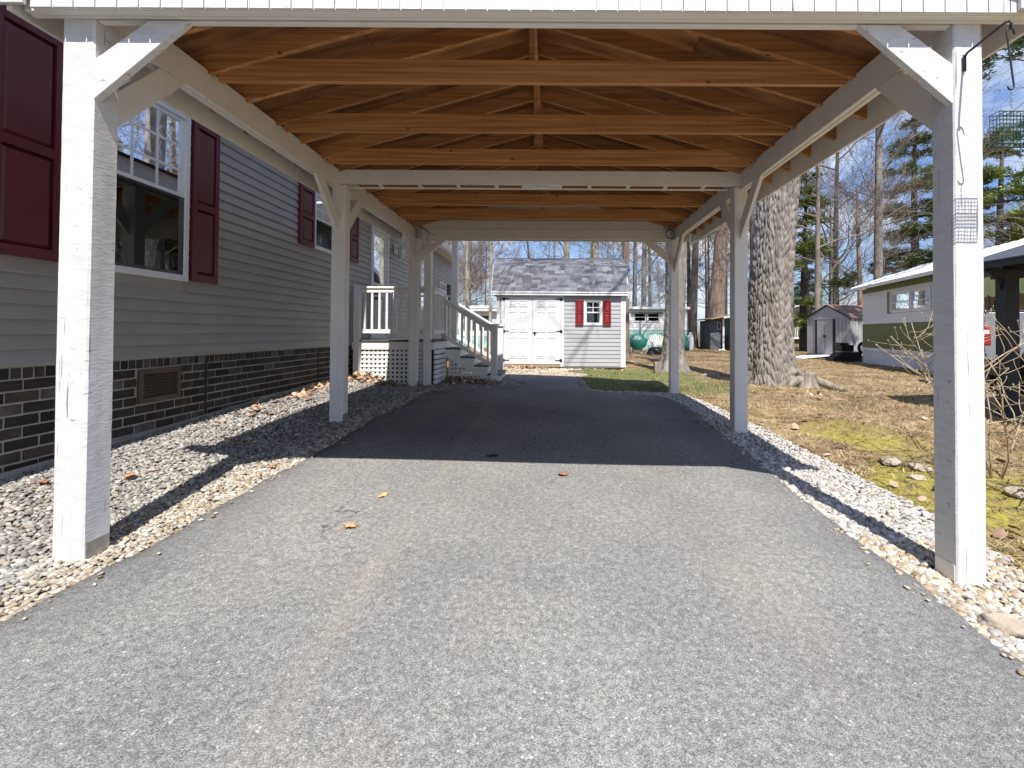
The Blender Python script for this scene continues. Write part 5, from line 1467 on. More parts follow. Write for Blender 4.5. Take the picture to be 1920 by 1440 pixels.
window(GH, TG, 3.50, 4.60, 1.86, 2.50, 0, 0, fw=.05, local=True, rail=2.16, proud=.045, curtain=True, glass=M_glassfar)
G('shutter_panel', MB().box(1.98, 2.19, .0, .03, 1.84, 2.53), M_olive)
G('shell', MB().box(0, .08, -3.6, -.09, -.1, 2.78).box(GL - .08, GL, -3.6, -.09, -.1, 2.78).box(0, GL, -3.7, -3.6, -.1, 2.78), M_vinyl)
# gabled white metal roof with standing ribs
EV, RD = 2.79, 3.62
G('roof', MB().prism([(.34, EV - .03), (.34, EV + .05), (-1.85, RD), (-4.1, EV + .05), (-4.1, EV - .03), (-1.85, RD - .1)], 'x', 0, 1) if False else
  tmap(MB().prism([(.34, EV - .03), (.34, EV + .05), (-1.85, RD), (-4.1, EV + .05), (-4.1, EV - .03), (-1.85, RD - .1)], 'x', -.25, 9.2), lambda x, d, z: (x, d, z)), M_whiteroof)
for i in range(27):
    x = -.2 + i * .35
    G('roof_rib', MB().add([(x, .342, EV + .051), (x + .03, .342, EV + .051), (x + .03, -1.85, RD + .002), (x, -1.85, RD + .002), (x, .342, EV + .075), (x + .03, .342, EV + .075), (x + .03, -1.85, RD + .026), (x, -1.85, RD + .026)],
                             [(0, 3, 2, 1), (4, 5, 6, 7), (0, 1, 5, 4), (1, 2, 6, 5), (2, 3, 7, 6), (3, 0, 4, 7)]), M_whiteroof)
G('gutter', MB().box(-.25, 9.2, .342, .40, EV - .06, EV + .03), M_vinyl)
G('gable_end', MB().prism([(0, 2.781), (-1.85, RD - .11), (-3.7, 2.781)], 'x', .0, .06), M_vinyl)
# set-back tan porch room with a scalloped lime awning
G('porch_room', MB().box(GL + .05, 9.0, -3.6, -.55, -.05, 2.74), M_tanwall)
for i in range(20): G('tan_plank', MB().prism([(-.549, .3 + i * .12), (-.532, .3 + i * .12), (-.547, .42 + i * .12), (-.549, .42 + i * .12)], 'x', GL + .06, 9.0), M_tanwall)
G('porch_window', MB().box(6.2, 6.55, -.531, -.52, 1.2, 2.0), M_screen)
G('porch_post', MB().box(5.9, 6.0, -.53, -.44, .0, 2.3), M_vinyl); G('porch_post', MB().box(7.6, 7.7, -.53, -.44, .0, 2.3), M_vinyl)
aw = []
x = GL + .3
while x < 8.9:
    w = .30
    pl = [(x, 2.45), (x, 2.06)] + [(x + w / 2 - w / 2 * math.cos(t), 2.06 - .075 * math.sin(t)) for t in [math.pi * q / 6 for q in range(1, 6)]] + [(x + w - .006, 2.06), (x + w - .006, 2.45)]
    G('awning_scallop', tmap(MB().prism([(a, b) for a, b in pl], 'y', .35, .36), lambda u, d, z: (u, d, z)), M_lime)
    x += w
G('awning_top', MB().prism([(-.52, 2.66), (.37, 2.44), (.37, 2.47), (-.52, 2.69)], 'x', GL + .28, 8.95), M_whiteroof)
G('awning_edge', MB().box(GL + .28, 8.95, .362, .38, 2.425, 2.49), M_gazebo)

# ------------------------------------------------------------------ small metal shed, its ramp, and the black cart
P0 = Vector((11.4, 22.0)); P1 = Vector((12.1, 20.0)); U2 = (P1 - P0).normalized(); MR = math.atan2(U2.y, U2.x); MW = (P1 - P0).length
MZ = .13
MS = thing('metal_shed', 'small grey metal shed with sliding double doors and brown ribbed roof', 'shed', (P0.x, P0.y, MZ), MR)
TM = lambda u, d, z: (u, -d, z)
def Ms(name, mb, m, **k): return obj(name, tmap(mb, TM), m, MS, local=True, **k)
WH, AP = 1.72, 2.28
Ms('base', MB().box(-.02, MW + .02, -2.2, .02, .02, .16), M_black)
nr = 13
for i in range(nr):
    a = MW * i / nr
    if .47 < a < 1.42: continue
    Ms('wall_panel', MB().prism([(a, 0), (a + MW / nr - .02, 0), (a + MW / nr - .03, .02), (a + .012, .02)], 'z', .165, WH), M_metalshed)
for i in range(14):
    a = i * .155
    Ms('wall_panel', tmap(MB().prism([(-a, MW), (-a - .135, MW), (-a - .125, MW + .02), (-a - .012, MW + .02)], 'z', .165, WH), lambda d, u, z: (u, d, z)), M_metalshed)
Ms('wall_backing', MB().box(0, .02, -2.18, -.02, .165, WH).box(MW - .02, MW - .0005, -2.18, -.02, .165, WH).box(.0, MW, -.02, -.0005, .165, WH).box(0, MW, -2.2, -2.18, .165, WH), M_metalshed)
Ms('gable_panel', MB().prism([(-.02, WH + .001), (MW + .02, WH + .001), (MW / 2, AP - .03)], 'y', -.0, .03), M_metalshed)
for a, b in ((.56, .94), (.955, 1.34)):
    d = Ms('door', MB().box(a, b, .03, .045, .17, WH - .06), M_metalshed, bevel=.004)
    obj('handle', tmap(MB().box(b - .05 if a < .9 else a + .01, b - .01 if a < .9 else a + .05, .0455, .06, .88, 1.0), TM), M_black, d, local=True)
for a in (.46, 1.35): Ms('door_trim', MB().box(a, a + .085, .021, .05, .165, WH), M_black)
Ms('door_track', MB().box(.42, 1.48, .03, .055, WH - .05, WH), M_metalshed)
for sg in (0, 1):
    for i in range(10):
        y0 = -2.3 + i * .24
        ed = (-.10 if sg == 0 else MW + .10)
        zz = WH - .03
        q = MB().add([(ed, y0, zz), (ed, y0 + .225, zz), (MW / 2, y0 + .225, AP), (MW / 2, y0, AP), (ed, y0 + .01, zz + .03), (ed, y0 + .215, zz + .03), (MW / 2, y0 + .215, AP + .03), (MW / 2, y0 + .01, AP + .03)],
                     [(0, 3, 2, 1), (4, 5, 6, 7), (0, 1, 5, 4), (1, 2, 6, 5), (2, 3, 7, 6), (3, 0, 4, 7)])
        Ms('roof_panel', q, M_brownroof)
for a, b in (((-.12, WH - .05), (MW / 2, AP)), ((MW + .12, WH - .05), (MW / 2, AP))):
    Ms('gable_trim', MB().bar((a[0], .075, a[1]), (b[0], .075, b[1]), .05, .04, (0, 1, 0)), M_black)
RP = thing('ramp', 'weathered white board ramp leading up to the metal shed doors', 'ramp', (P0.x, P0.y, MZ), MR)
for k in range(5):
    a = .50 + k * .18
    obj('ramp_plank', tmap(MB().add([(a, .07, .12), (a + .17, .07, .12), (a + .17, 1.75, .015), (a, 1.75, .015), (a, .07, .155), (a + .17, .07, .155), (a + .17, 1.75, .05), (a, 1.75, .05)],
        [(0, 3, 2, 1), (4, 5, 6, 7), (0, 1, 5, 4), (1, 2, 6, 5), (2, 3, 7, 6), (3, 0, 4, 7)]), TM), M_whiteroof, RP, local=True)
tag(obj('concrete_block', MB().box(11.75, 12.05, 18.72, 18.9, .10, .27), M_mortar), 'pale concrete block in the dark gap at the side of the ramp', 'block')
cx, cy = 11.22, 18.9
CT = thing('utility_cart', 'black utility cart with spoked wheel parked in front of the metal shed', 'cart', (cx, cy, .13))
obj('tray', MB().add([(cx - .62, cy - .3, .16), (cx + .45, cy - .3, .16), (cx + .45, cy + .3, .16), (cx - .62, cy + .3, .16), (cx - .25, cy - .3, .46), (cx + .5, cy - .3, .5), (cx + .5, cy + .3, .5), (cx - .25, cy + .3, .46)],
    [(0, 3, 2, 1), (4, 5, 6, 7), (0, 1, 5, 4), (1, 2, 6, 5), (2, 3, 7, 6), (3, 0, 4, 7)]), M_black, CT, bevel=.01)
obj('motor_box', MB().box(cx - .22, cx + .25, cy - .2, cy + .22, .505, .76), M_bag, CT, bevel=.02)
obj('top_tray', MB().box(cx - .28, cx + .05, cy - .22, cy + .24, .765, .84), M_black, CT, bevel=.02)
obj('cover_flap', MB().prism([(cx - .9, .13), (cx - .3, .13), (cx - .2, .40), (cx - .5, .36)], 'y', cy - .42, cy - .305), M_bag, CT)
def wheel(parent, c, r, w, m_rim, axis='y', spokes=5):
    t = MB(); pr = [(r * .72, -w / 2), (r * .93, -w / 2), (r, -w * .32), (r, w * .32), (r * .93, w / 2), (r * .72, w / 2)]
    n = 28; o = 0
    vs = []
    for k in range(n):
        a = 2 * math.pi * k / n
        for rr, s in pr: vs.append((c[0] + rr * math.cos(a), c[1] + s, c[2] + rr * math.sin(a)))
    q = len(pr); t.add(vs, [(k * q + j, ((k + 1) % n) * q + j, ((k + 1) % n) * q + (j + 1) % q, k * q + (j + 1) % q) for k in range(n) for j in range(q)])
    W = obj('wheel', t, M_tire, parent, smooth=False)
    rm = MB(); vs = []
    pr2 = [(r * .60, -w * .3), (r * .715, -w * .45), (r * .715, w * .45), (r * .60, w * .3)]
    for k in range(n):
        a = 2 * math.pi * k / n
        for rr, s in pr2: vs.append((c[0] + rr * math.cos(a), c[1] + s, c[2] + rr * math.sin(a)))
    rm.add(vs, [(k * 4 + j, ((k + 1) % n) * 4 + j, ((k + 1) % n) * 4 + (j + 1) % 4, k * 4 + (j + 1) % 4) for k in range(n) for j in range(4)])
    for k in range(spokes):
        a = 2 * math.pi * k / spokes + .3
        rm.bar((c[0] + r * .1 * math.cos(a), c[1] - w * .3, c[2] + r * .1 * math.sin(a)), (c[0] + r * .64 * math.cos(a), c[1] - w * .3, c[2] + r * .64 * math.sin(a)), r * .16, w * .15, (0, 1, 0))
    rm.tube([(c[0], c[1] - w * .4, c[2]), (c[0], c[1] + w * .3, c[2])], r * .17, 10)
    obj('rim', rm, m_rim, W)
    return W
wheel(CT, (cx + .52, cy - .36, .66), .23, .10, M_steel, spokes=6)

# ------------------------------------------------------------------ grey lean-to, cream house, far house
LT = thing('lean_to', 'small grey lean-to shed with mossy roof, white post and dark open bay', 'shed', (9.6, 29.5, .1))
obj('wall', MB().box(9.58, 10.22, 29.9, 30.0, .1, 1.98).box(9.58, 9.66, 30.0, 32, .1, 1.95), M_greyshed, LT)
for i in range(5): obj('wall_board', MB().box(9.58 + i * .128, 9.70 + i * .128, 29.88, 29.899, .1, 1.96), M_greyshed, LT)
fw_ = obj('window', tmap(frame_mb(10.0, 10.2, 1.40, 1.83, .03, .11, .14), lambda u, d, z: (u, 30 - d, z)), M_vinyl, LT)
obj('pane', MB().box(10.03, 10.17, 29.872, 29.879, 1.43, 1.80), M_screen, fw_)
obj('corner_post', MB().box(10.24, 10.34, 29.6, 29.7, .08, 2.05), M_vinyl, LT)
obj('roof', MB().add([(9.35, 29.3, 1.98), (11.9, 29.3, 2.38), (11.9, 32.2, 2.38), (9.35, 32.2, 1.98), (9.35, 29.3, 2.04), (11.9, 29.3, 2.44), (11.9, 32.2, 2.44), (9.35, 32.2, 2.04)], [(0, 3, 2, 1), (4, 5, 6, 7), (0, 1, 5, 4), (1, 2, 6, 5), (2, 3, 7, 6), (3, 0, 4, 7)]), M_tanwood, LT)
obj('roof_edge', MB().bar((10.2, 29.28, 2.10), (11.9, 29.28, 2.37), .04, .10), M_vinyl, LT)
obj('bay_back', MB().box(10.36, 11.9, 31.9, 32.0, .1, 2.2).box(11.82, 11.9, 29.8, 31.9, .1, 2.2), M_teal, LT)
tb = MB().lathe([(.50, 0), (.56, .3), (.50, .75), (.35, 1.0), (.05, 1.12)], 14, (11.0, 29.9, .1))
tag(obj('covered_equipment', tb, M_bag, smooth=True), 'black tarpaulin covered equipment standing in the open bay of the lean-to', 'tarp')
CH = thing('mobile_home', 'cream coloured home with porch railing far behind the massive trunk', 'house', (26, 52, .1))
obj('wall', MB().box(23.6, 26.2, 53.5, 53.6, 0, 3.3).box(26.3, 30.6, 52, 57, 0, 3.2), M_cream, CH)
obj('porch_wall', MB().box(24.2, 25.9, 53.4, 53.49, 1.3, 2.7), M_olive, CH)
obj('porch_floor', MB().box(22.5, 26.28, 51.6, 53.48, .6, .75), M_vinyl, CH)
for x in (22.6, 24.4, 26.2): obj('porch_post', MB().box(x - .07, x + .07, 51.6, 51.74, .1, 3.2), M_vinyl, CH)
for i in range(16): obj('baluster', MB().box(22.8 + i * .22, 22.88 + i * .22, 51.62, 51.68, .76, 1.7), M_vinyl, CH)
obj('rail', MB().box(22.6, 26.2, 51.6, 51.7, 1.7, 1.8), M_vinyl, CH)
obj('roof', MB().prism([(22.0, 3.25), (26.4, 4.15), (31.2, 3.25), (31.2, 3.4), (26.4, 4.32), (22.0, 3.4)], 'y', 51.2, 58), M_whiteroof, CH)
obj('gable_end', MB().prism([(22.6, 3.24), (26.4, 4.05), (30.6, 3.24)], 'y', 51.9, 51.99), M_cream, CH)
wc = obj('window', MB().box(27.1, 28.5, 51.94, 51.99, 1.3, 2.7), M_vinyl, CH); obj('pane', MB().box(27.2, 28.4, 51.92, 51.935, 1.4, 1.98).box(27.2, 28.4, 51.92, 51.935, 2.05, 2.6), M_screen, wc)
FH = thing('house', 'brown gabled house just visible between the metal shed and the white roof', 'house', (30, 46, .1))
obj('wall', MB().box(27.5, 33, 46, 51, 0, 3.4), M_tanwood, FH)
obj('roof', MB().prism([(27.1, 3.3), (30.2, 4.7), (33.4, 3.3), (33.4, 3.5), (30.2, 4.9), (27.1, 3.5)], 'y', 45.6, 51.4), M_metalshed, FH)
obj('gable_end', MB().prism([(27.5, 3.401), (33, 3.401), (30.2, 4.66)], 'y', 46, 46.1), M_tanwood, FH)

# ------------------------------------------------------------------ yard things by the mint home
GC = thing('covered_grill', 'barbecue grill under a dark green vinyl cover', 'grill', (4.30, 25.0, .12))
gm = MB(); sec = [(.16, .20, .26), (.34, .44, .34), (.70, .50, .33), (.74, .46, .30), (.80, .34, .27), (.92, .30, .22), (.965, .22, .16)]
ns = 26; vs = []
for (z, a, b) in sec:
    for k in range(ns):
        t = 2 * math.pi * k / ns; c, s = math.cos(t), math.sin(t)
        p = 4; f = (abs(c) ** p + abs(s) ** p) ** (-1 / p); w = 1 + .05 * math.sin(9 * t + z * 9) * (1 - z)
        vs.append((4.30 + a * c * f * w, 25.0 + b * s * f * w, .12 + z - (.10 * abs(c) ** 2 if z < .5 else 0) * -1))
gm.add(vs, [(j * ns + k, j * ns + (k + 1) % ns, (j + 1) * ns + (k + 1) % ns, (j + 1) * ns + k) for j in range(len(sec) - 1) for k in range(ns)] + [tuple(range((len(sec) - 1) * ns, len(sec) * ns))])
obj('cover', gm, M_cover, GC, smooth=True)
for dx in (-.22, .22):
    for dy in (-.15, .15): obj('leg', MB().box(4.3 + dx - .02, 4.3 + dx + .02, 25 + dy - .02, 25 + dy + .02, .08, .42), M_steel, GC)
obj('shelf', MB().box(4.06, 4.54, 24.84, 25.16, .17, .21), M_vinyl, GC)
bgm = MB(); vs = []
for j in range(9):
    t = j / 8; z = .40 * math.sin(t * math.pi / 2)
    for k in range(30):
        a = 6.283 * k / 30; rr = math.cos(t * math.pi / 2) ** .6 * (1 + .13 * math.sin(5 * a + j) + .06 * math.sin(11 * a + 2 * j)) + .01
        vs.append((4.95 + .42 * rr * math.cos(a), 23.6 + .3 * rr * math.sin(a), .10 + z))
bgm.add(vs, [(j * 30 + k, j * 30 + (k + 1) % 30, (j + 1) * 30 + (k + 1) % 30, (j + 1) * 30 + k) for j in range(8) for k in range(30)])
tag(obj('rubbish_bag', bgm, M_bag, smooth=True), 'black plastic rubbish bag on the grass right of the covered grill', 'bag')
AC = thing('garden_chair', 'cream slatted garden chair with fanned back against the mint wall', 'chair', (6.0, 28.2, .11))
for i in range(7):
    a = (i - 3) * .075
    obj('back_slat', MB().bar((6.0 + a * .9, 28.35, .45), (6.0 + a * 1.9, 28.62, 1.08 - .012 * (i - 3) ** 2), .068, .02, (0, 1, 0)), M_chair, AC, bevel=.004)
for i in range(6): obj('seat_slat', MB().box(5.72, 6.28, 27.85 + i * .085, 27.925 + i * .085, .36 - i * .012, .385 - i * .012), M_chair, AC)
for sg in (-1, 1):
    obj('arm', MB().box(6 + sg * .37 - .06, 6 + sg * .37 + .06, 27.75, 28.5, .60, .625), M_chair, AC)
    obj('leg', MB().box(6 + sg * .33 - .03, 6 + sg * .33 + .03, 27.85, 27.93, .08, .60), M_chair, AC)
    obj('leg', MB().bar((6 + sg * .29, 27.9, .34), (6 + sg * .29, 28.75, .10), .03, .1), M_chair, AC)
WK = thing('garden_chair', 'white wire garden chair between the covered grill and the cream slatted chair', 'chair', (5.15, 27.2, .11))
wm = MB()
for i in range(9):
    a = math.pi * i / 8
    wm.tube([(5.15 - .24 * math.cos(a), 27.35 - .02, .5), (5.15 - .26 * math.cos(a), 27.45, .5 + .33 * math.sin(a))], .012, 5)
wm.tube([(5.15 - .26 * math.cos(math.pi * i / 12), 27.45, .5 + .33 * math.sin(math.pi * i / 12)) for i in range(13)], .018, 6)
obj('backrest', wm, M_vinyl, WK)
obj('seat', MB().lathe([(.25, 0), (.27, .015), (.25, .03)], 18, (5.15, 27.2, .48)), M_vinyl, WK)
for sx in (-.2, .2):
    for sy in (-.17, .17): obj('leg', MB().tube([(5.15 + sx * .8, 27.2 + sy * .8, .49), (5.15 + sx * 1.15, 27.2 + sy * 1.15, .10)], .014, 6), M_vinyl, WK)
PT = thing('plant_pot', 'orange clay pot in front of the cream slatted chair', 'pot', (5.85, 26.5, .12))
obj('pot', MB().lathe([(.15, 0), (.2, .25), (.22, .25), (.22, .30), (.19, .30), (.17, .22)], 16, (5.85, 26.5, .12)), M_orange, PT, smooth=False)
obj('soil', MB().lathe([(.17, 0), (.17, .02)], 14, (5.85, 26.5, .36)), M_soil, PT)
GT = thing('gas_tank', 'tall white gas cylinder beside the black trunk', 'tank', (8.25, 29.4, .12))
obj('body', MB().lathe([(.15, 0), (.19, .06), (.19, .78), (.15, .92), (.06, .98)], 18, (8.25, 29.4, .12)), M_vinyl, GT, smooth=True)
obj('collar', MB().lathe([(.10, 0), (.10, .13), (.09, .13), (.09, 0)], 14, (8.25, 29.4, 1.09)), M_vinyl, GT)
obj('valve', MB().box(8.22, 8.28, 29.37, 29.43, 1.1, 1.2), M_black, GT)
tag(obj('garden_cart_cover', MB().lathe([(.36, 0), (.38, .4), (.28, .8), (.04, 1.0)], 12, (7.75, 29.25, .1)), M_cover, smooth=True), 'dark teal covered shape left of the white gas cylinder', 'cover')
tag(obj('power_line', MB().tube([(-30 + 6 * i, 44 + .2 * i, 3.9 - .0 + .012 * (i - 6) ** 2) for i in range(16)], .018, 5), M_black), 'thin black overhead wire crossing behind the mint home', 'wire')

# ------------------------------------------------------------------ charcoal gazebo and the pickup under it
GB = thing('gazebo', 'charcoal metal gazebo with hipped roof in front of the silver pickup truck', 'gazebo', (7.6, 5.0, .1))
gx0, gx1, gy0, gy1 = 5.70, 9.6, 3.2, 6.95
for px, py in ((6.02, 6.50), (9.2, 6.50), (9.2, 3.6), (6.02, 3.6)):
    p = obj('post', MB().box(px - .085, px + .085, py - .085, py + .085, g(px, py) - .03, 2.06), M_gazebo, GB, bevel=.006)
    obj('base_plate', MB().box(px - .13, px + .13, py - .13, py + .13, g(px, py) - .02, g(px, py) + .03), M_gazebo, p)
    obj('post_cap', MB().box(px - .12, px + .12, py - .12, py + .12, 1.93, 2.055), M_gazebo, p, bevel=.01)
    for sx in (-1, 1):
        cb = MB().tube([(px + sx * .09, py, 1.78), (px + sx * .13, py, 1.92), (px + sx * .24, py, 2.02), (px + sx * .36, py, 2.05)], .018, 6)
        obj('curved_brace', cb, M_gazebo, p)
obj('eave_beam', MB().box(5.96, 6.08, 3.6, 6.50, 2.061, 2.12), M_gazebo, GB)
obj('eave_beam', MB().box(6.081, 9.2, 6.44, 6.56, 2.061, 2.12), M_gazebo, GB)
obj('fascia', MB().box(gx0, gx1, gy0, gy0 + .03, 2.06, 2.14).box(gx0, gx0 + .03, gy0 + .031, gy1, 2.06, 2.14).box(gx1 - .03, gx1, gy0 + .031, gy1, 2.06, 2.14), M_gazebo, GB)
cxg, cyg, apz = (gx0 + gx1) / 2, (gy0 + gy1) / 2, 2.98
for (a, b) in (((gx0 - .02, gy0 - .02), (gx1 + .02, gy0 - .02)), ((gx1 + .02, gy0 - .02), (gx1 + .02, gy1 + .02)), ((gx1 + .02, gy1 + .02), (gx0 - .02, gy1 + .02)), ((gx0 - .02, gy1 + .02), (gx0 - .02, gy0 - .02))):
    obj('roof_panel', MB().add([(a[0], a[1], 2.141), (b[0], b[1], 2.141), (cxg, cyg, apz), (a[0], a[1], 2.155), (b[0], b[1], 2.155), (cxg, cyg, apz + .015)], [(0, 2, 1), (3, 4, 5), (0, 1, 4, 3), (1, 2, 5, 4), (2, 0, 3, 5)]), M_gazroof, GB)
TX, TY = 7.52, 8.62
TK = thing('pickup_truck', 'silver pickup truck with red tail lamp parked behind the charcoal gazebo post', 'truck', (TX, TY, .1))
zt = .12
def arch(cx_, r, z, n=9): return [(cx_ - r * math.cos(math.pi * i / n), z + r * math.sin(math.pi * i / n)) for i in range(n + 1)]
side = [(TX + .10, .62), (TX + .03, 1.05), (TX + .05, 1.52), (TX + .10, 1.58), (TX + 1.75, 1.58), (TX + 1.78, 1.60), (TX + 2.1, 1.62), (TX + 5.1, 1.50), (TX + 5.35, 1.30), (TX + 5.4, .65), (TX + 4.95, .58)]
side += list(reversed(arch(TX + 4.35, .52, .58))) + [(TX + 3.6, .52)] + list(reversed(arch(TX + .98, .52, .58)))
for yy in (TY, TY + 1.86): obj('body_side', MB().prism(side, 'y', yy, yy + .06), M_truck, TK, bevel=.012)
obj('bed_floor', MB().box(TX + .1, TX + 1.8, TY + .07, TY + 1.85, .78, .84), M_black, TK)
obj('bed_liner', MB().box(TX + 1.76, TX + 1.8, TY + .07, TY + 1.85, .84, 1.57), M_truck, TK)
obj('tailgate', MB().box(TX + .035, TX + .09, TY + .12, TY + 1.80, .80, 1.55), M_truck, TK, bevel=.01)
obj('bed_rail', MB().box(TX + .06, TX + 1.78, TY - .006, TY + .07, 1.582, 1.61), M_black, TK, bevel=.006)
obj('hood', MB().box(TX + 3.6, TX + 5.3, TY + .065, TY + 1.855, 1.30, 1.44), M_truck, TK, bevel=.03)
obj('cab', MB().add([(TX + 1.82, TY + .06, 1.5), (TX + 3.75, TY + .06, 1.5), (TX + 3.75, TY + 1.86, 1.5), (TX + 1.82, TY + 1.86, 1.5), (TX + 2.0, TY + .18, 2.02), (TX + 3.2, TY + .18, 2.02), (TX + 3.2, TY + 1.74, 2.02), (TX + 2.0, TY + 1.74, 2.02)],
    [(0, 3, 2, 1), (4, 5, 6, 7), (0, 1, 5, 4), (1, 2, 6, 5), (2, 3, 7, 6), (3, 0, 4, 7)]), M_truck, TK, bevel=.04)
obj('side_window', MB().add([(TX + 1.98, TY + .071, 1.58), (TX + 3.5, TY + .071, 1.58), (TX + 3.12, TY + .15, 1.94), (TX + 2.08, TY + .15, 1.94), (TX + 1.98, TY + .06, 1.58), (TX + 3.5, TY + .06, 1.58), (TX + 3.12, TY + .14, 1.94), (TX + 2.08, TY + .14, 1.94)], [(0, 1, 2, 3), (7, 6, 5, 4), (0, 4, 5, 1), (1, 5, 6, 2), (2, 6, 7, 3), (3, 7, 4, 0)]), M_black, TK)
obj('chassis', MB().box(TX + .3, TX + 5.2, TY + .2, TY + 1.7, .45, .75), M_black, TK)
obj('rear_bumper', MB().box(TX - .10, TX + .20, TY - .01, TY + 1.93, .58, .78), M_black, TK, bevel=.02)
obj('lower_sill', MB().box(TX + 1.52, TX + 3.78, TY - .004, TY + .06, .42, .56), M_black, TK)
tl = obj('tail_lamp', MB().box(TX + .015, TX + .135, TY - .012, TY + .10, 1.00, 1.36), M_redlens, TK, bevel=.015)
obj('lamp_lens', MB().box(TX + .03, TX + .11, TY - .0165, TY - .0125, 1.20, 1.27), M_vinyl, tl)
obj('tail_lamp', MB().box(TX + .015, TX + .10, TY + 1.83, TY + 1.935, 1.00, 1.36), M_redlens, TK, bevel=.015)
dc = MB()
for a in (0, .11): dc.add([(TX + .24 + a, TY - .0025, 1.36), (TX + .29 + a, TY - .0025, 1.36), (TX + .345 + a, TY - .0025, 1.43), (TX + .31 + a, TY - .0025, 1.43), (TX + .24 + a, TY - .001, 1.36), (TX + .29 + a, TY - .001, 1.36), (TX + .345 + a, TY - .001, 1.43), (TX + .31 + a, TY - .001, 1.43)], [(0, 1, 2, 3), (7, 6, 5, 4), (0, 4, 5, 1), (1, 5, 6, 2), (2, 6, 7, 3), (3, 7, 4, 0)])
dc.add([(TX + .48, TY - .0025, 1.36), (TX + .52, TY - .0025, 1.36), (TX + .42, TY - .0025, 1.43), (TX + .385, TY - .0025, 1.43), (TX + .48, TY - .001, 1.36), (TX + .52, TY - .001, 1.36), (TX + .42, TY - .001, 1.43), (TX + .385, TY - .001, 1.43)], [(0, 1, 2, 3), (7, 6, 5, 4), (0, 4, 5, 1), (1, 5, 6, 2), (2, 6, 7, 3), (3, 7, 4, 0)])
obj('decal', dc, M_decal, TK)
obj('fuel_door', MB().box(TX + 1.45, TX + 1.62, TY - .003, TY - .0005, 1.22, 1.40), M_truck, TK)
for wx in (.98, 4.35):
    wheel(TK, (TX + wx, TY + .10, .50), .40, .26, M_steel); wheel(TK, (TX + wx, TY + 1.80, .50), .40, .26, M_steel)

TK.rotation_euler = (0, 0, R(-26))
# ------------------------------------------------------------------ feeder bracket, hook and cage on the front right post
hx, hy = 2.045, 2.428
HB = thing('hanging_bracket', 'black iron plant bracket screwed to the front right carport post', 'bracket', (hx, hy, 2.45))
obj('wall_plate', MB().box(hx - .008, hx + .008, hy - .006, hy + .002, 2.50, 2.585), M_black, HB, bevel=.003)
obj('arm', MB().tube([(hx, hy - .004, 2.575), (hx + .002, hy - .02, 2.588), (hx + .004, hy - .06, 2.592), (hx + .006, hy - .17, 2.606), (hx + .007, hy - .215, 2.612), (hx + .009, hy - .236, 2.606), (hx + .010, hy - .243, 2.592), (hx + .010, hy - .238, 2.580), (hx + .010, hy - .226, 2.574)], [.0058] * 9, 8), M_black, HB, smooth=True)
hk = thing('s_hook', 'dark steel S hook hanging from the iron bracket', 'hook', (hx + .01, hy - .23, 2.45))
X0, Y0 = hx + .010, hy - .232
pts = [(X0 + .022, Y0, 2.548), (X0 + .019, Y0, 2.566), (X0 + .010, Y0, 2.580), (X0 - .002, Y0, 2.580), (X0 - .010, Y0, 2.570), (X0 - .012, Y0, 2.552)]
pts += [(X0 - .012 + .030 * t, Y0, 2.552 - .235 * t) for t in (.2, .4, .6, .8, 1.0)]
pts += [(X0 + .017, Y0, 2.303), (X0 + .008, Y0, 2.294), (X0 - .003, Y0, 2.297), (X0 - .010, Y0, 2.310)]
obj('hook_wire', MB().tube(pts, .0040, 8), M_steel if False else M_gazebo, hk, smooth=True)
CG = thing('suet_cage', 'dark green wire suet feeder cage hanging by a chain from the S hook', 'bird feeder', (X0 + .008, Y0, 2.12))
ch = MB()
for i in range(7):
    z = 2.293 - i * .0155; a = i % 2
    ch.tube([(X0 + .007 + (.004 * math.cos(t) if a else 0), Y0 + (0 if a else .004 * math.cos(t)), z - .009 + .0105 * math.sin(t)) for t in [2 * math.pi * q / 10 for q in range(11)]], .0011, 5)
obj('chain', ch, M_steel, CG)
cgx0, cgx1, cgz0, cgz1 = X0 - .070, X0 + .085, 2.042, 2.186
wr = .0015
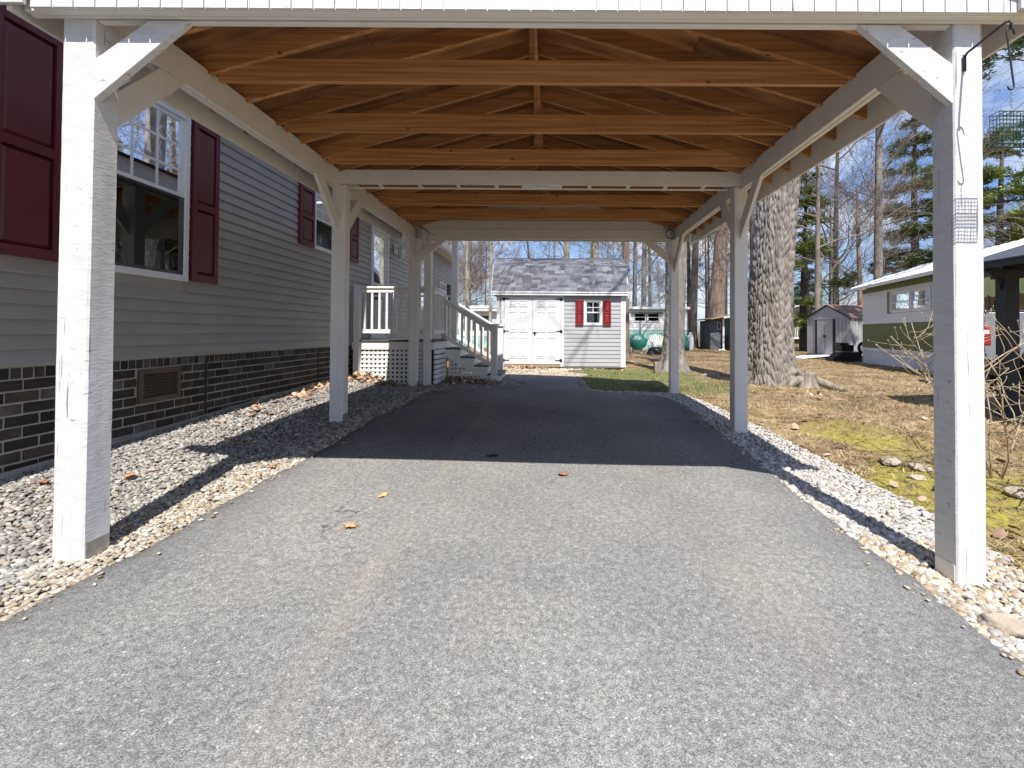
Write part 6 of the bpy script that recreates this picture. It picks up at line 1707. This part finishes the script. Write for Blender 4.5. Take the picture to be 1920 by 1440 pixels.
for nm, yy in (('front_grid', Y0 - .025), ('back_grid', Y0 + .025)):
    q = MB()
    for i in range(11): x = cgx0 + (cgx1 - cgx0) * i / 10; q.tube([(x, yy, cgz0), (x, yy, cgz1)], wr, 5)
    for i in range(9): z = cgz0 + (cgz1 - cgz0) * i / 8; q.tube([(cgx0, yy, z), (cgx1, yy, z)], wr if 0 < i < 8 else wr * 1.7, 5)
    obj(nm, q, M_dkgreen, CG, kind='stuff')
q = MB()
for z in (cgz0, cgz1):
    for i in range(6): x = cgx0 + (cgx1 - cgx0) * i / 5; q.tube([(x, Y0 - .025, z), (x, Y0 + .025, z)], wr, 5)
for x in (cgx0, cgx1):
    for i in range(1, 5): z = cgz0 + (cgz1 - cgz0) * i / 5; q.tube([(x, Y0 - .025, z), (x, Y0 + .025, z)], wr, 5)
obj('side_grid', q, M_dkgreen, CG, kind='stuff')
def ring(label, x, y, z, r, seed, name='wire_ring', n=2):
    m = MB(); r_ = random.Random(seed)
    for k in range(n):
        m.tube([(x + r * math.cos(a) * (1 + .05 * k), y - .004 * k, z + r * math.sin(a) + .004 * k) for a in [2 * math.pi * i / 28 for i in range(29)]], .005, 6)
    m.tube([(x, y, z + r), (x + .01, y + .01, z + r + .06), (x + .0, y + .02, z + r + .10)], .004, 5)
    tag(obj(name, m, M_rust, smooth=True), label, 'ring')
ring('dark wire ring hanging at the right end of the rear carport beam', 1.985, 8.315, 2.86, .075, 1)
ring('smaller upper wire loop above the dark ring on the rear right post', 1.93, 8.32, 3.02, .062, 2, n=1)
def tangle(label, x, y, z, s, seed):
    m = MB(); r_ = random.Random(seed)
    for k in range(8):
        p = Vector((x, y, z)); pts = [p.copy()]
        d = Vector((r_.gauss(0, 1), r_.gauss(0, .25), r_.gauss(0, 1))).normalized()
        for i in range(8):
            d = (d + Vector((r_.gauss(0, .5), r_.gauss(0, .12), r_.gauss(-.05, .5)))).normalized(); p = p + d * s / 8; p.y = min(p.y, y + .015); pts.append(p.copy())
        m.tube(pts, .0035, 5)
    tag(obj('dry_vine', m, M_rust), label, 'vine')
tangle('dry vine tangle on the corner of the rear left post and beam', -2.26, 8.30, 2.98, .34, 3)
